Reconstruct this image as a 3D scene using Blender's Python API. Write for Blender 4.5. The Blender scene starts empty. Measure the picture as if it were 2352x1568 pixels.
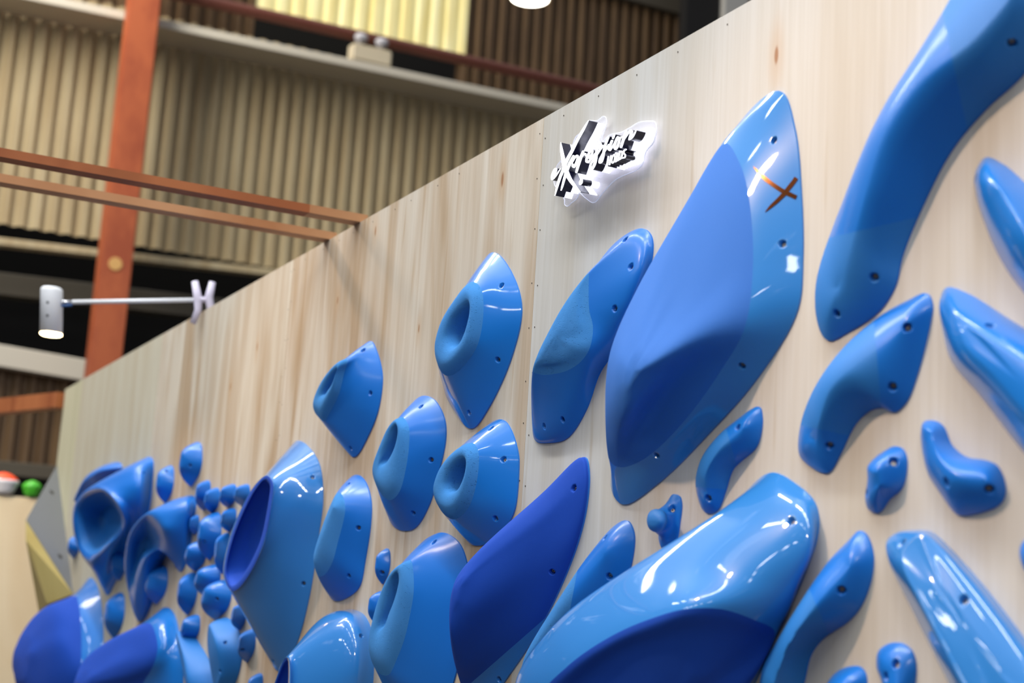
import bpy, bmesh, math, random
import numpy as np
from mathutils import Vector, Matrix
random.seed(7)
SC = bpy.context.scene
COL = SC.collection

# ------------------------------------------------------------------ camera, world, lights, exposure
yaw, pitch, roll = 1.11248917, 0.181636508, 0.0609769344
fw = Vector((-math.sin(yaw)*math.cos(pitch), math.cos(yaw)*math.cos(pitch), math.sin(pitch)))
rt0 = fw.cross(Vector((0, 0, 1))).normalized(); up0 = rt0.cross(fw)
rt = rt0*math.cos(roll) + up0*math.sin(roll); up = up0*math.cos(roll) - rt0*math.sin(roll)
cam_d = bpy.data.cameras.new('camera'); cam = bpy.data.objects.new('camera', cam_d); COL.objects.link(cam)
cam.matrix_world = Matrix(((rt.x, up.x, -fw.x, 0), (rt.y, up.y, -fw.y, -2.04), (rt.z, up.z, -fw.z, 1.5), (0, 0, 0, 1)))
cam_d.sensor_width = 36; cam_d.lens = 3429.86/2352*36
cam_d.dof.use_dof = True; cam_d.dof.focus_distance = 4.45; cam_d.dof.aperture_fstop = 2.2
cam_d.clip_end = 200; SC.camera = cam

w = bpy.data.worlds.new('hall_daylight'); SC.world = w; w.use_nodes = True
nt = w.node_tree; nt.nodes.clear()
o_ = nt.nodes.new('ShaderNodeOutputWorld'); b_ = nt.nodes.new('ShaderNodeBackground')
tc = nt.nodes.new('ShaderNodeTexCoord'); sx = nt.nodes.new('ShaderNodeSeparateXYZ'); rp = nt.nodes.new('ShaderNodeValToRGB')
mr = nt.nodes.new('ShaderNodeMapRange'); mr.inputs[1].default_value = -1; mr.inputs[2].default_value = 1
nt.links.new(tc.outputs['Generated'], sx.inputs[0]); nt.links.new(sx.outputs['Z'], mr.inputs[0]); nt.links.new(mr.outputs[0], rp.inputs[0])
nt.links.new(rp.outputs[0], b_.inputs[0]); nt.links.new(b_.outputs[0], o_.inputs[0])
E_ = rp.color_ramp.elements
E_[0].position = 0.30; E_[0].color = (.018, .026, .05, 1)
E_[1].position = 1.0; E_[1].color = (2.5, 2.56, 2.66, 1)
e = E_.new(.5); e.color = (.06, .075, .12, 1)
e = E_.new(.74); e.color = (.2, .205, .215, 1)
e = E_.new(.92); e.color = (1.05, 1.08, 1.12, 1)
b_.inputs[1].default_value = 0.62
# irregular bright noise patches added to give the gloss holds ragged white reflections
mpw = nt.nodes.new('ShaderNodeMapping'); mpw.inputs['Scale'].default_value = (1.0, 1.0, 2.2); nt.links.new(tc.outputs['Generated'], mpw.inputs[0])
nw = nt.nodes.new('ShaderNodeTexNoise'); nw.inputs['Scale'].default_value = 5.5; nw.inputs['Detail'].default_value = 4; nw.inputs['Roughness'].default_value = .62; nt.links.new(mpw.outputs[0], nw.inputs['Vector'])
cw = nt.nodes.new('ShaderNodeMapRange'); cw.inputs[1].default_value = .60; cw.inputs[2].default_value = .66; nt.links.new(nw.outputs['Fac'], cw.inputs[0])
ew = nt.nodes.new('ShaderNodeValToRGB'); nt.links.new(mr.outputs[0], ew.inputs[0])
ew.color_ramp.elements[0].position = .55; ew.color_ramp.elements[0].color = (0, 0, 0, 1); ew.color_ramp.elements[1].position = .60; ew.color_ramp.elements[1].color = (1.5, 1.56, 1.62, 1)
mw = nt.nodes.new('ShaderNodeMix'); mw.data_type = 'RGBA'; mw.blend_type = 'MULTIPLY'; mw.inputs[0].default_value = 1
nt.links.new(ew.outputs[0], mw.inputs[6]); nt.links.new(cw.outputs[0], mw.inputs[7])
aw = nt.nodes.new('ShaderNodeMix'); aw.data_type = 'RGBA'; aw.blend_type = 'ADD'; aw.inputs[0].default_value = 1
nt.links.new(rp.outputs[0], aw.inputs[6]); nt.links.new(mw.outputs[2], aw.inputs[7]); nt.links.new(aw.outputs[2], b_.inputs[0])

def area(name, loc, target, size, size_y, power, color=(1, 1, 1)):
    d = bpy.data.lights.new(name, 'AREA'); d.shape = 'RECTANGLE'; d.size = size; d.size_y = size_y; d.energy = power; d.color = color
    o = bpy.data.objects.new(name, d); COL.objects.link(o); o.location = loc
    o.rotation_euler = (Vector(target)-Vector(loc)).to_track_quat('-Z', 'Y').to_euler(); return o
def spot(name, loc, target, power, angle, color, radius=.05, blend=.6):
    d = bpy.data.lights.new(name, 'SPOT'); d.energy = power; d.spot_size = math.radians(angle); d.color = color
    d.shadow_soft_size = radius; d.spot_blend = blend
    o = bpy.data.objects.new(name, d); COL.objects.link(o); o.location = loc
    o.rotation_euler = (Vector(target)-Vector(loc)).to_track_quat('-Z', 'Y').to_euler(); return o
# roof skylights of the hall: long daylight strips above the aisle
for k in range(7):
    area('skylight_near', (-10.5+k*2.3, -2.3, 8.0), (-10.5+k*2.3, -1.4, 0), 1.7, .32, 100, (.93, .97, 1))
for k in range(6):
    area('skylight_far', (-13+k*3.1, -6.9, 8.6), (-12+k*3.1, -2.5, 0), 2.3-.5*(k % 3), .26, (42, 30, 22)[k % 3], (.93, .97, 1))
for k, (x_, z_, w_) in enumerate(((-8.4, 6.0, .9), (-6.9, 6.2, .5), (-5.6, 5.9, 1.0), (-3.9, 5.6, .7), (-2.4, 5.5, 1.0), (-.9, 5.3, .6), (.6, 5.4, .9))):
    area('front_fill_pane', (x_, -10.5, z_), (x_+1, 0, 2), w_, .34, 19*w_, (.95, .98, 1))  # unseen panes added for front fill and streaks on the gloss holds
area('side_fill', (6.0, -5.5, 6.5), (-5.6, -1.5, 3.0), 1.2, .8, 170, (1, .95, .88))  # unseen panel added to brighten the timber sides from the right
area('skylight_back', (-15.5, -3.0, 12.5), (-20, 4, 6.5), 3, 8, 1000, (1, .93, .82))
# warm spots: unseen ones out over the aisle, one at the arm lamp
spot('display_spot', (-3.85, -3.4, 4.72), (-2.3, 0, 2.0), 430, 34, (1, .70, .46), .11, .9)
spot('display_spot', (-8.2, -3.0, 4.8), (-6.2, 0, 1.9), 230, 40, (1, .76, .55), .14, .9)
spot('display_spot', (-8.2, -.75, 2.85), (-8.0, -.4, 1.6), 12, 100, (1, .72, .42), .04, .8)
spot('booth_spot', (-13.0, -2.5, 4.2), (-14.9, -.6, 1.8), 330, 70, (1, .84, .64), .1)
SC.view_settings.view_transform = 'Standard'; SC.view_settings.look = 'None'
SC.view_settings.exposure = 0.27; SC.view_settings.gamma = 1.0; SC.view_settings.use_curve_mapping = False

# ------------------------------------------------------------------ materials
def srgb(r, g, b):
    f = lambda c: (c/255/12.92) if c/255 <= .04045 else ((c/255+.055)/1.055)**2.4
    return (f(r), f(g), f(b), 1)
def mat(name, color, rough=.5, metal=0, spec=.5, coat=0, emit=None, estr=0, trans=0, alpha=1):
    m = bpy.data.materials.new(name); m.use_nodes = True; p = m.node_tree.nodes['Principled BSDF']
    p.inputs['Base Color'].default_value = color; p.inputs['Roughness'].default_value = rough; p.inputs['Metallic'].default_value = metal
    p.inputs['Specular IOR Level'].default_value = spec; p.inputs['Coat Weight'].default_value = coat; p.inputs['Coat Roughness'].default_value = .03
    if emit: p.inputs['Emission Color'].default_value = emit; p.inputs['Emission Strength'].default_value = estr
    p.inputs['Transmission Weight'].default_value = trans
    return m
def N(m, t, **kw):
    n = m.node_tree.nodes.new(t)
    for k, v in kw.items(): setattr(n, k, v)
    return n
def L(m, a, b): m.node_tree.links.new(a, b)
def bsdf(m): return m.node_tree.nodes['Principled BSDF']
def add_bump(m, height, strength, dist):
    b = N(m, 'ShaderNodeBump'); b.inputs['Strength'].default_value = strength; b.inputs['Distance'].default_value = dist
    L(m, height, b.inputs['Height']); L(m, b.outputs[0], bsdf(m).inputs['Normal']); return b
def coords(m, scale):
    t = N(m, 'ShaderNodeTexCoord'); mp = N(m, 'ShaderNodeMapping'); mp.inputs['Scale'].default_value = scale
    L(m, t.outputs['Object'], mp.inputs[0]); return mp.outputs[0]
def noise(m, vec, scale, detail=4, rough=.6, dist=0):
    n = N(m, 'ShaderNodeTexNoise'); n.inputs['Scale'].default_value = scale; n.inputs['Detail'].default_value = detail
    n.inputs['Roughness'].default_value = rough; n.inputs['Distortion'].default_value = dist
    if vec: L(m, vec, n.inputs['Vector'])
    return n.outputs['Fac']
def ramp(m, fac, stops):
    r = N(m, 'ShaderNodeValToRGB'); L(m, fac, r.inputs[0]); els = r.color_ramp.elements
    els[0].position, els[0].color = stops[0]; els[1].position, els[1].color = stops[-1]
    for p, c in stops[1:-1]: q = els.new(p); q.color = c
    return r.outputs[0]
def mix(m, fac, a, b, mode='MIX'):
    n = N(m, 'ShaderNodeMix', data_type='RGBA', blend_type=mode)
    if isinstance(fac, (int, float)): n.inputs[0].default_value = fac
    else: L(m, fac, n.inputs[0])
    for i, v in ((6, a), (7, b)):
        if isinstance(v, tuple): n.inputs[i].default_value = v
        else: L(m, v, n.inputs[i])
    return n.outputs[2]

def blue(name, col, rough, coat=0, grain=0, grain_scale=900, pits=False, spec=.5, cr=.03):
    m = mat(name, srgb(*col), rough, coat=coat, spec=spec)
    bsdf(m).inputs['Coat Roughness'].default_value = cr
    c = coords(m, (1, 1, 1))
    if grain:
        g = noise(m, c, grain_scale, 3, .7)
        if pits:
            v = N(m, 'ShaderNodeTexVoronoi'); v.inputs['Scale'].default_value = 140; L(m, c, v.inputs['Vector'])
            big = noise(m, c, 30, 2)
            mr1 = N(m, 'ShaderNodeMapRange'); mr1.inputs[1].default_value = .10; mr1.inputs[2].default_value = .24
            L(m, v.outputs['Distance'], mr1.inputs[0])
            mr2 = N(m, 'ShaderNodeMapRange'); mr2.inputs[1].default_value = .42; mr2.inputs[2].default_value = .52
            L(m, big, mr2.inputs[0])
            inv = N(m, 'ShaderNodeMath', operation='SUBTRACT'); inv.inputs[0].default_value = 1; L(m, mr2.outputs[0], inv.inputs[1])
            mx = N(m, 'ShaderNodeMath', operation='MAXIMUM'); L(m, mr1.outputs[0], mx.inputs[0]); L(m, inv.outputs[0], mx.inputs[1])
            sm = N(m, 'ShaderNodeMath', operation='MULTIPLY_ADD'); L(m, g, sm.inputs[0]); sm.inputs[1].default_value = .7; L(m, mx.outputs[0], sm.inputs[2])
            add_bump(m, sm.outputs[0], 1, .003)
        else:
            add_bump(m, g, grain, .0012)
    else:
        add_bump(m, noise(m, c, 9, 1, .4), .12, .006)
    return m
MB = {
 'mirror': blue('glossy_blue_gelcoat', (48, 124, 198), .3, coat=1, cr=.03, spec=.15),
 'gloss': blue('shiny_blue_polyurethane', (22, 116, 204), .35, coat=.8, cr=.07, spec=.2),
 'satin': blue('satin_blue_polyurethane', (20, 110, 202), .42, coat=.35, cr=.2, spec=.25),
 'satin2': blue('fine_textured_blue', (24, 114, 194), .6, grain=.25),
 'pitted': blue('porous_blue_texture', (68, 146, 220), .85, grain=.5, pits=True, spec=.25),
 'felt': blue('sanded_blue_texture', (36, 104, 192), .75, grain=.5, spec=.45),
 'ultra': blue('ultramarine_matte_texture', (16, 72, 180), .75, grain=.5, spec=.3),
}
M_steel = mat('bolt_steel', (.34, .32, .3, 1), .35, 1)
M_gold = mat('dark_gold_foil', srgb(74, 40, 14), .2, .85)

def wood(name, base, streak, seed, amount=.5, speck=.5):
    m = mat(name, base, .62, spec=.3)
    t = N(m, 'ShaderNodeTexCoord'); mp = N(m, 'ShaderNodeMapping'); mp.inputs['Location'].default_value = (seed*3.1, seed, seed*1.7); L(m, t.outputs['Object'], mp.inputs[0])
    def sc(v):
        q = N(m, 'ShaderNodeMapping'); q.inputs['Scale'].default_value = v; L(m, mp.outputs[0], q.inputs[0]); return q.outputs[0]
    broad = noise(m, sc((3.2, 1, .35)), 1.6, 3, .55, .6)
    fine = noise(m, sc((60, 1, 1.2)), 1.0, 5, .65, .25)
    fleck = noise(m, sc((26, 1, 2.2)), 1.0, 2, .5)
    k = ramp(m, broad, [(.40, (0, 0, 0, 1)), (.66, (1, 1, 1, 1))])
    c1 = mix(m, k, base, streak)
    f2 = ramp(m, fine, [(.32, (1, 1, 1, 1)), (.78, (.82, .79, .74, 1))])
    c2 = mix(m, amount, c1, f2, 'MULTIPLY')
    f3 = ramp(m, fleck, [(.66, (1, 1, 1, 1)), (.80, (.78, .68, .55, 1))])
    c3 = mix(m, speck, c2, f3, 'MULTIPLY')
    L(m, c3, bsdf(m).inputs['Base Color'])
    add_bump(m, fine, .08, .001)
    return m
KNOTS = [(-2.793, 2.865, .011, .10), (-2.015, 1.43, .010, .05), (-2.04, 1.33, .008, .03), (-2.07, 1.31, .006, .03), (-4.28, 2.91, .012, .10), (-5.42, 2.97, .010, .10), (-4.9, 2.5, .008, .08), (-5.8, 2.75, .008, .09), (-6.9, 2.7, .010, .09), (-7.3, 2.55, .010, .09)]
M_wall = [wood('plywood_yellowish', srgb(206, 200, 170), srgb(194, 188, 156), 1, .5, .3),
          wood('plywood_pale_far', srgb(202, 195, 175), srgb(192, 180, 156), 2, .6, .4),
          wood('plywood_pinkish', srgb(212, 201, 184), srgb(184, 160, 132), 3, .95, 1),
          wood('plywood_pinkish_streaked', srgb(214, 202, 186), srgb(184, 158, 128), 4.4, 1, 1),
          wood('plywood_white', srgb(206, 203, 198), srgb(197, 190, 179), 5.2, .7, .6),
          wood('plywood_white_near', srgb(206, 202, 195), srgb(197, 189, 177), 6.1, .6, .5)]
for m in M_wall:
    pb = bsdf(m).inputs['Base Color']; cur = pb.links[0].from_socket
    for kx, kz, kr, kh in KNOTS:
        t_ = N(m, 'ShaderNodeTexCoord'); q = N(m, 'ShaderNodeMapping'); q.vector_type = 'POINT'
        q.inputs['Location'].default_value = (-(kx+12.04), 0, -kz*.35); q.inputs['Scale'].default_value = (1, 0, .35); L(m, t_.outputs['Object'], q.inputs[0])
        ln = N(m, 'ShaderNodeVectorMath', operation='LENGTH'); L(m, q.outputs[0], ln.inputs[0])
        h_ = N(m, 'ShaderNodeMapRange'); h_.interpolation_type = 'SMOOTHSTEP'; h_.inputs[1].default_value = kh*.5; h_.inputs[2].default_value = .004; h_.inputs[4].default_value = .35; L(m, ln.outputs['Value'], h_.inputs[0])
        k_ = N(m, 'ShaderNodeMapRange'); k_.interpolation_type = 'SMOOTHSTEP'; k_.inputs[1].default_value = kr; k_.inputs[2].default_value = kr*.4; k_.inputs[4].default_value = .8; L(m, ln.outputs['Value'], k_.inputs[0])
        cur = mix(m, k_.outputs[0], mix(m, h_.outputs[0], cur, srgb(190, 150, 105)), srgb(150, 96, 50))
    L(m, cur, pb)
M_edge = wood('plywood_edge', srgb(214, 190, 150), srgb(190, 160, 115), 9, .6)
M_beam = wood('reddish_timber', srgb(178, 106, 62), srgb(146, 78, 42), 11, .7)
M_beam2 = wood('pale_timber', srgb(204, 150, 106), srgb(182, 122, 78), 12, .7)

# ------------------------------------------------------------------ object helpers
def tag(o, label=None, cat=None, group=None, kind=None):
    if label: o['label'] = label
    if cat: o['category'] = cat
    if group: o['group'] = group
    if kind: o['kind'] = kind
    return o
def empty(name, loc, label=None, cat=None, group=None, kind=None):
    o = bpy.data.objects.new(name, None); o.empty_display_size = .05; COL.objects.link(o); o.location = loc
    return tag(o, label, cat, group, kind)
def link(name, me, m, parent=None, loc=None):
    o = bpy.data.objects.new(name, me); COL.objects.link(o)
    if m is not None and not me.materials: me.materials.append(m)
    if parent: o.parent = parent
    if loc is not None: o.location = loc
    return o
def bm_obj(name, bm, m, parent=None, loc=None, smooth=True):
    me = bpy.data.meshes.new(name); bmesh.ops.recalc_face_normals(bm, faces=bm.faces[:]) if not smooth else None
    bm.to_mesh(me); bm.free()
    if smooth: me.shade_smooth()
    return link(name, me, m, parent, loc)
def add_box(bm, a, b):
    (x0, y0, z0), (x1, y1, z1) = a, b
    v = [bm.verts.new(p) for p in ((x0,y0,z0),(x1,y0,z0),(x1,y1,z0),(x0,y1,z0),(x0,y0,z1),(x1,y0,z1),(x1,y1,z1),(x0,y1,z1))]
    for f in ((0,3,2,1),(4,5,6,7),(0,1,5,4),(1,2,6,5),(2,3,7,6),(3,0,4,7)): bm.faces.new([v[i] for i in f])
def box(name, a, b, m, parent=None, bevel=0, loc=(0, 0, 0)):
    bm = bmesh.new(); add_box(bm, [a[i]-loc[i] for i in range(3)], [b[i]-loc[i] for i in range(3)])
    if bevel: bmesh.ops.bevel(bm, geom=bm.edges[:], offset=bevel, segments=2, affect='EDGES', profile=.5)
    return bm_obj(name, bm, m, parent, loc if parent is None else None, smooth=False)
def add_tube(bm, pts, r, n=20, caps=True, r1=None):
    rings = []
    for i, p in enumerate(pts):
        p = Vector(p); t = (Vector(pts[min(i+1, len(pts)-1)])-Vector(pts[max(i-1, 0)])).normalized()
        a = t.orthogonal().normalized() if i == 0 else (a - t*a.dot(t)).normalized()
        b = t.cross(a); rr = r[i] if isinstance(r, (list, tuple)) else r
        rings.append([bm.verts.new(p + (a*math.cos(2*math.pi*k/n) + b*math.sin(2*math.pi*k/n))*rr) for k in range(n)])
    for q, s in zip(rings, rings[1:]):
        for k in range(n): bm.faces.new((q[k], q[(k+1) % n], s[(k+1) % n], s[k]))
    if caps: bm.faces.new(rings[0][::-1]); bm.faces.new(rings[-1])
def tube(name, pts, r, m, parent=None, n=20, loc=None):
    bm = bmesh.new()
    if loc is not None: pts = [Vector(p)-Vector(loc) for p in pts]
    add_tube(bm, pts, r, n); o = bm_obj(name, bm, m, parent, loc if parent is None else None, smooth=False)
    for p in o.data.polygons: p.use_smooth = len(p.vertices) == 4
    return o

# ------------------------------------------------------------------ the booth wall
TOP = 3.046
XS = [-12.04, -11.33, -8.89, -6.447, -4.004, -1.56, .88]
wall = empty('wall_right', (XS[0], 0, 0), kind='structure')
nail_bm = bmesh.new(); add_tube(nail_bm, [(0, 0, 0), (0, -.0012, 0)], .0022, 8)
nail_me = bpy.data.meshes.new('nail'); nail_bm.to_mesh(nail_me); nail_bm.free(); nail_me.materials.append(mat('nail_head', (.10, .08, .06, 1), .5, .5))
for i in range(6):
    pn = box('panel', (XS[i]+.0008, 0, 0), (XS[i+1]-.0008, .018, TOP), M_wall[i], wall, loc=(XS[0], 0, 0))
    pn.data.materials.append(M_edge)
    for p in pn.data.polygons:
        if p.normal.z > .9 or abs(p.normal.x) > .9: p.material_index = 1
    if 2 <= i <= 4:
        spots = []
        for sx_ in ((XS[i]+.02, XS[i+1]-.02) if i < 4 else (XS[i]+.02,)):
            spots += [(sx_+random.uniform(-.004, .004), 3.0-k*.158+random.uniform(-.03, .03)) for k in range(9)]
        if i >= 3: spots += [(XS[i]+.16+k*.21+random.uniform(-.04, .04), TOP-.03) for k in range(9)]
        for x, z in spots:
            q = link('nail', nail_me, None, pn); q.location = (x-XS[0], 0, z)
# studs behind the panels
for x in XS[:-1]:
    box('stud', (x+.03, .0185, 0), (x+.075, .11, TOP-.02), M_edge, wall, loc=(XS[0], 0, 0))

M_floor = mat('floor_grey', srgb(52, 50, 48), .6)
fl = box('floor', (-30, -14, -.1), (6, 20, 0), M_floor); tag(fl, kind='structure')
add_bump(M_floor, noise(M_floor, coords(M_floor, (1, 1, 1)), 40), .1, .004)

# ------------------------------------------------------------------ holds
def cr_closed(P, n):
    """closed centripetal Catmull-Rom through P, n samples spread evenly over the index range"""
    P = np.asarray(P, float); k = len(P); out = []
    for i in range(n):
        t = i * k / n; j = int(t); f = t - j
        out.append(cr_seg(P[(j-1) % k], P[j % k], P[(j+1) % k], P[(j+2) % k], f))
    return np.array(out)

def cr_seg(a, b, c, d, f):
    t0 = 0.0
    t1 = t0 + max(np.linalg.norm(b-a), 1e-6) ** .5
    t2 = t1 + max(np.linalg.norm(c-b), 1e-6) ** .5
    t3 = t2 + max(np.linalg.norm(d-c), 1e-6) ** .5
    t = t1 + (t2-t1) * f
    A1 = a*(t1-t)/(t1-t0) + b*(t-t0)/(t1-t0)
    A2 = b*(t2-t)/(t2-t1) + c*(t-t1)/(t2-t1)
    A3 = c*(t3-t)/(t3-t2) + d*(t-t2)/(t3-t2)
    B1 = A1*(t2-t)/(t2-t0) + A2*(t-t0)/(t2-t0)
    B2 = A2*(t3-t)/(t3-t1) + A3*(t-t1)/(t3-t1)
    return B1*(t2-t)/(t2-t1) + B2*(t-t1)/(t2-t1)

def even(R, n):
    """resample a dense closed ring to n points, half by arc length and half by index, so that corners keep points"""
    d = np.linalg.norm(np.roll(R, -1, 0) - R, axis=1); s = np.concatenate([[0], np.cumsum(d)])
    s = s / s[-1]; idx = np.linspace(0, 1, len(R)+1); m = .65*s + .35*idx
    q = np.arange(n) / n; Rc = np.vstack([R, R[:1]])
    return np.stack([np.interp(q, m, Rc[:, j]) for j in range(R.shape[1])], 1)

def across(L, sub):
    """smooth interpolation from ring to ring; sub = rings per step"""
    L = [np.asarray(x) for x in L]; rings = []; n = len(L)
    for i in range(n-1):
        a = L[i-1] if i > 0 else 2*L[0]-L[1]
        d = L[i+2] if i+2 < n else 2*L[-1]-L[-2]
        for s in range(sub[i]):
            f = s / sub[i]
            rings.append(.5*((2*L[i]) + (-a+L[i+1])*f + (2*a-5*L[i]+4*L[i+1]-d)*f*f + (-a+3*L[i]-3*L[i+1]+d)*f**3))
    rings.append(L[-1]); return rings

def ring_stack(sp, N):
    """rings (x, z, h) of a hold from its outline data in millimetres; returns rings, index of the ring where the grip begins"""
    k = sp['kind']
    if k == 'bump':
        B = even(cr_closed(np.array(sp['B'], float), N*4), N)
        T = np.array(sp['T'], float)
        if len(T) == 1: D = np.repeat(T, 60, 0)
        else:
            T2 = np.vstack([2*T[0]-T[1], T, 2*T[-1]-T[-2]])
            D = np.array([cr_seg(*T2[int(t):int(t)+4], t-int(t)) for t in np.linspace(0, len(T)-1.0001, 60)])
        idx = np.array([np.argmin((D[:, 0]-b[0])**2 + (D[:, 1]-b[1])**2) for b in B], float)
        w = max(2, N//14); ker = np.hanning(2*w+3)[1:-1]; ker /= ker.sum()
        idx = np.convolve(np.concatenate([idx[-w:], idx, idx[:w]]), ker, 'valid')
        seg = np.stack([np.interp(idx, np.arange(60), D[:, j]) for j in range(3)], 1)
        p = sp.get('p', 2.0); e = sp.get('e', 0.0); rings = []; M = sp.get('M', 20); split = None
        for i in range(M+1):
            u = i/M
            lat = u*(1-e)
            x = B[:, 0] + (seg[:, 0]-B[:, 0])*lat; z = B[:, 1] + (seg[:, 1]-B[:, 1])*lat
            hh = 5 + (seg[:, 2]-5)*(1-(1-u)**p)
            rings.append(np.stack([x, z, hh], 1))
            if split is None and sp.get('split') is not None and u >= sp['split']-1e-6: split = i
        return rings, split
    if k == 'donut':
        K = N*4
        B = np.array([(x, z, 5) for x, z in sp['B']], float); S = np.array(sp['S'], float); C = np.array(sp['C'], float)
        H = C[0][2]; hs = S[0][2]
        B, S, C = [even(cr_closed(q, K), N) for q in (B, S, C)]
        c = C.mean(0)
        def mix(a, b, f, h): q = a+(b-a)*f; q[:, 2] = h; return q
        def inn(f, h): q = c+(C-c)*f; q[:, 2] = h; return q
        body = across([B, mix(B, S, .5, 5+(hs-5)*.53), S], [7, 7])
        D = H-hs
        grip = across([S, mix(S, C, .22, hs+D*.62), mix(S, C, .5, H), mix(S, C, .8, H-D*.05), mix(S, C, 1.0, H-D*.45), inn(.82, H-D*1.3), inn(.74, H-D*2.2), inn(.6, max(8, H-D*2.8))], [3, 4, 4, 4, 4, 3, 3])
        return body[:-1]+grip, len(body)-1
    L = [even(cr_closed(np.array(q, float), N*4), N) for q in sp['L']]
    sub = sp['sub']; rings = across(L, sub); split = None
    for q in rings: q[:, 2] = np.maximum(q[:, 2], 4)
    if sp.get('split') is not None: split = sum(sub[:sp['split']])
    return rings, split

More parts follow.
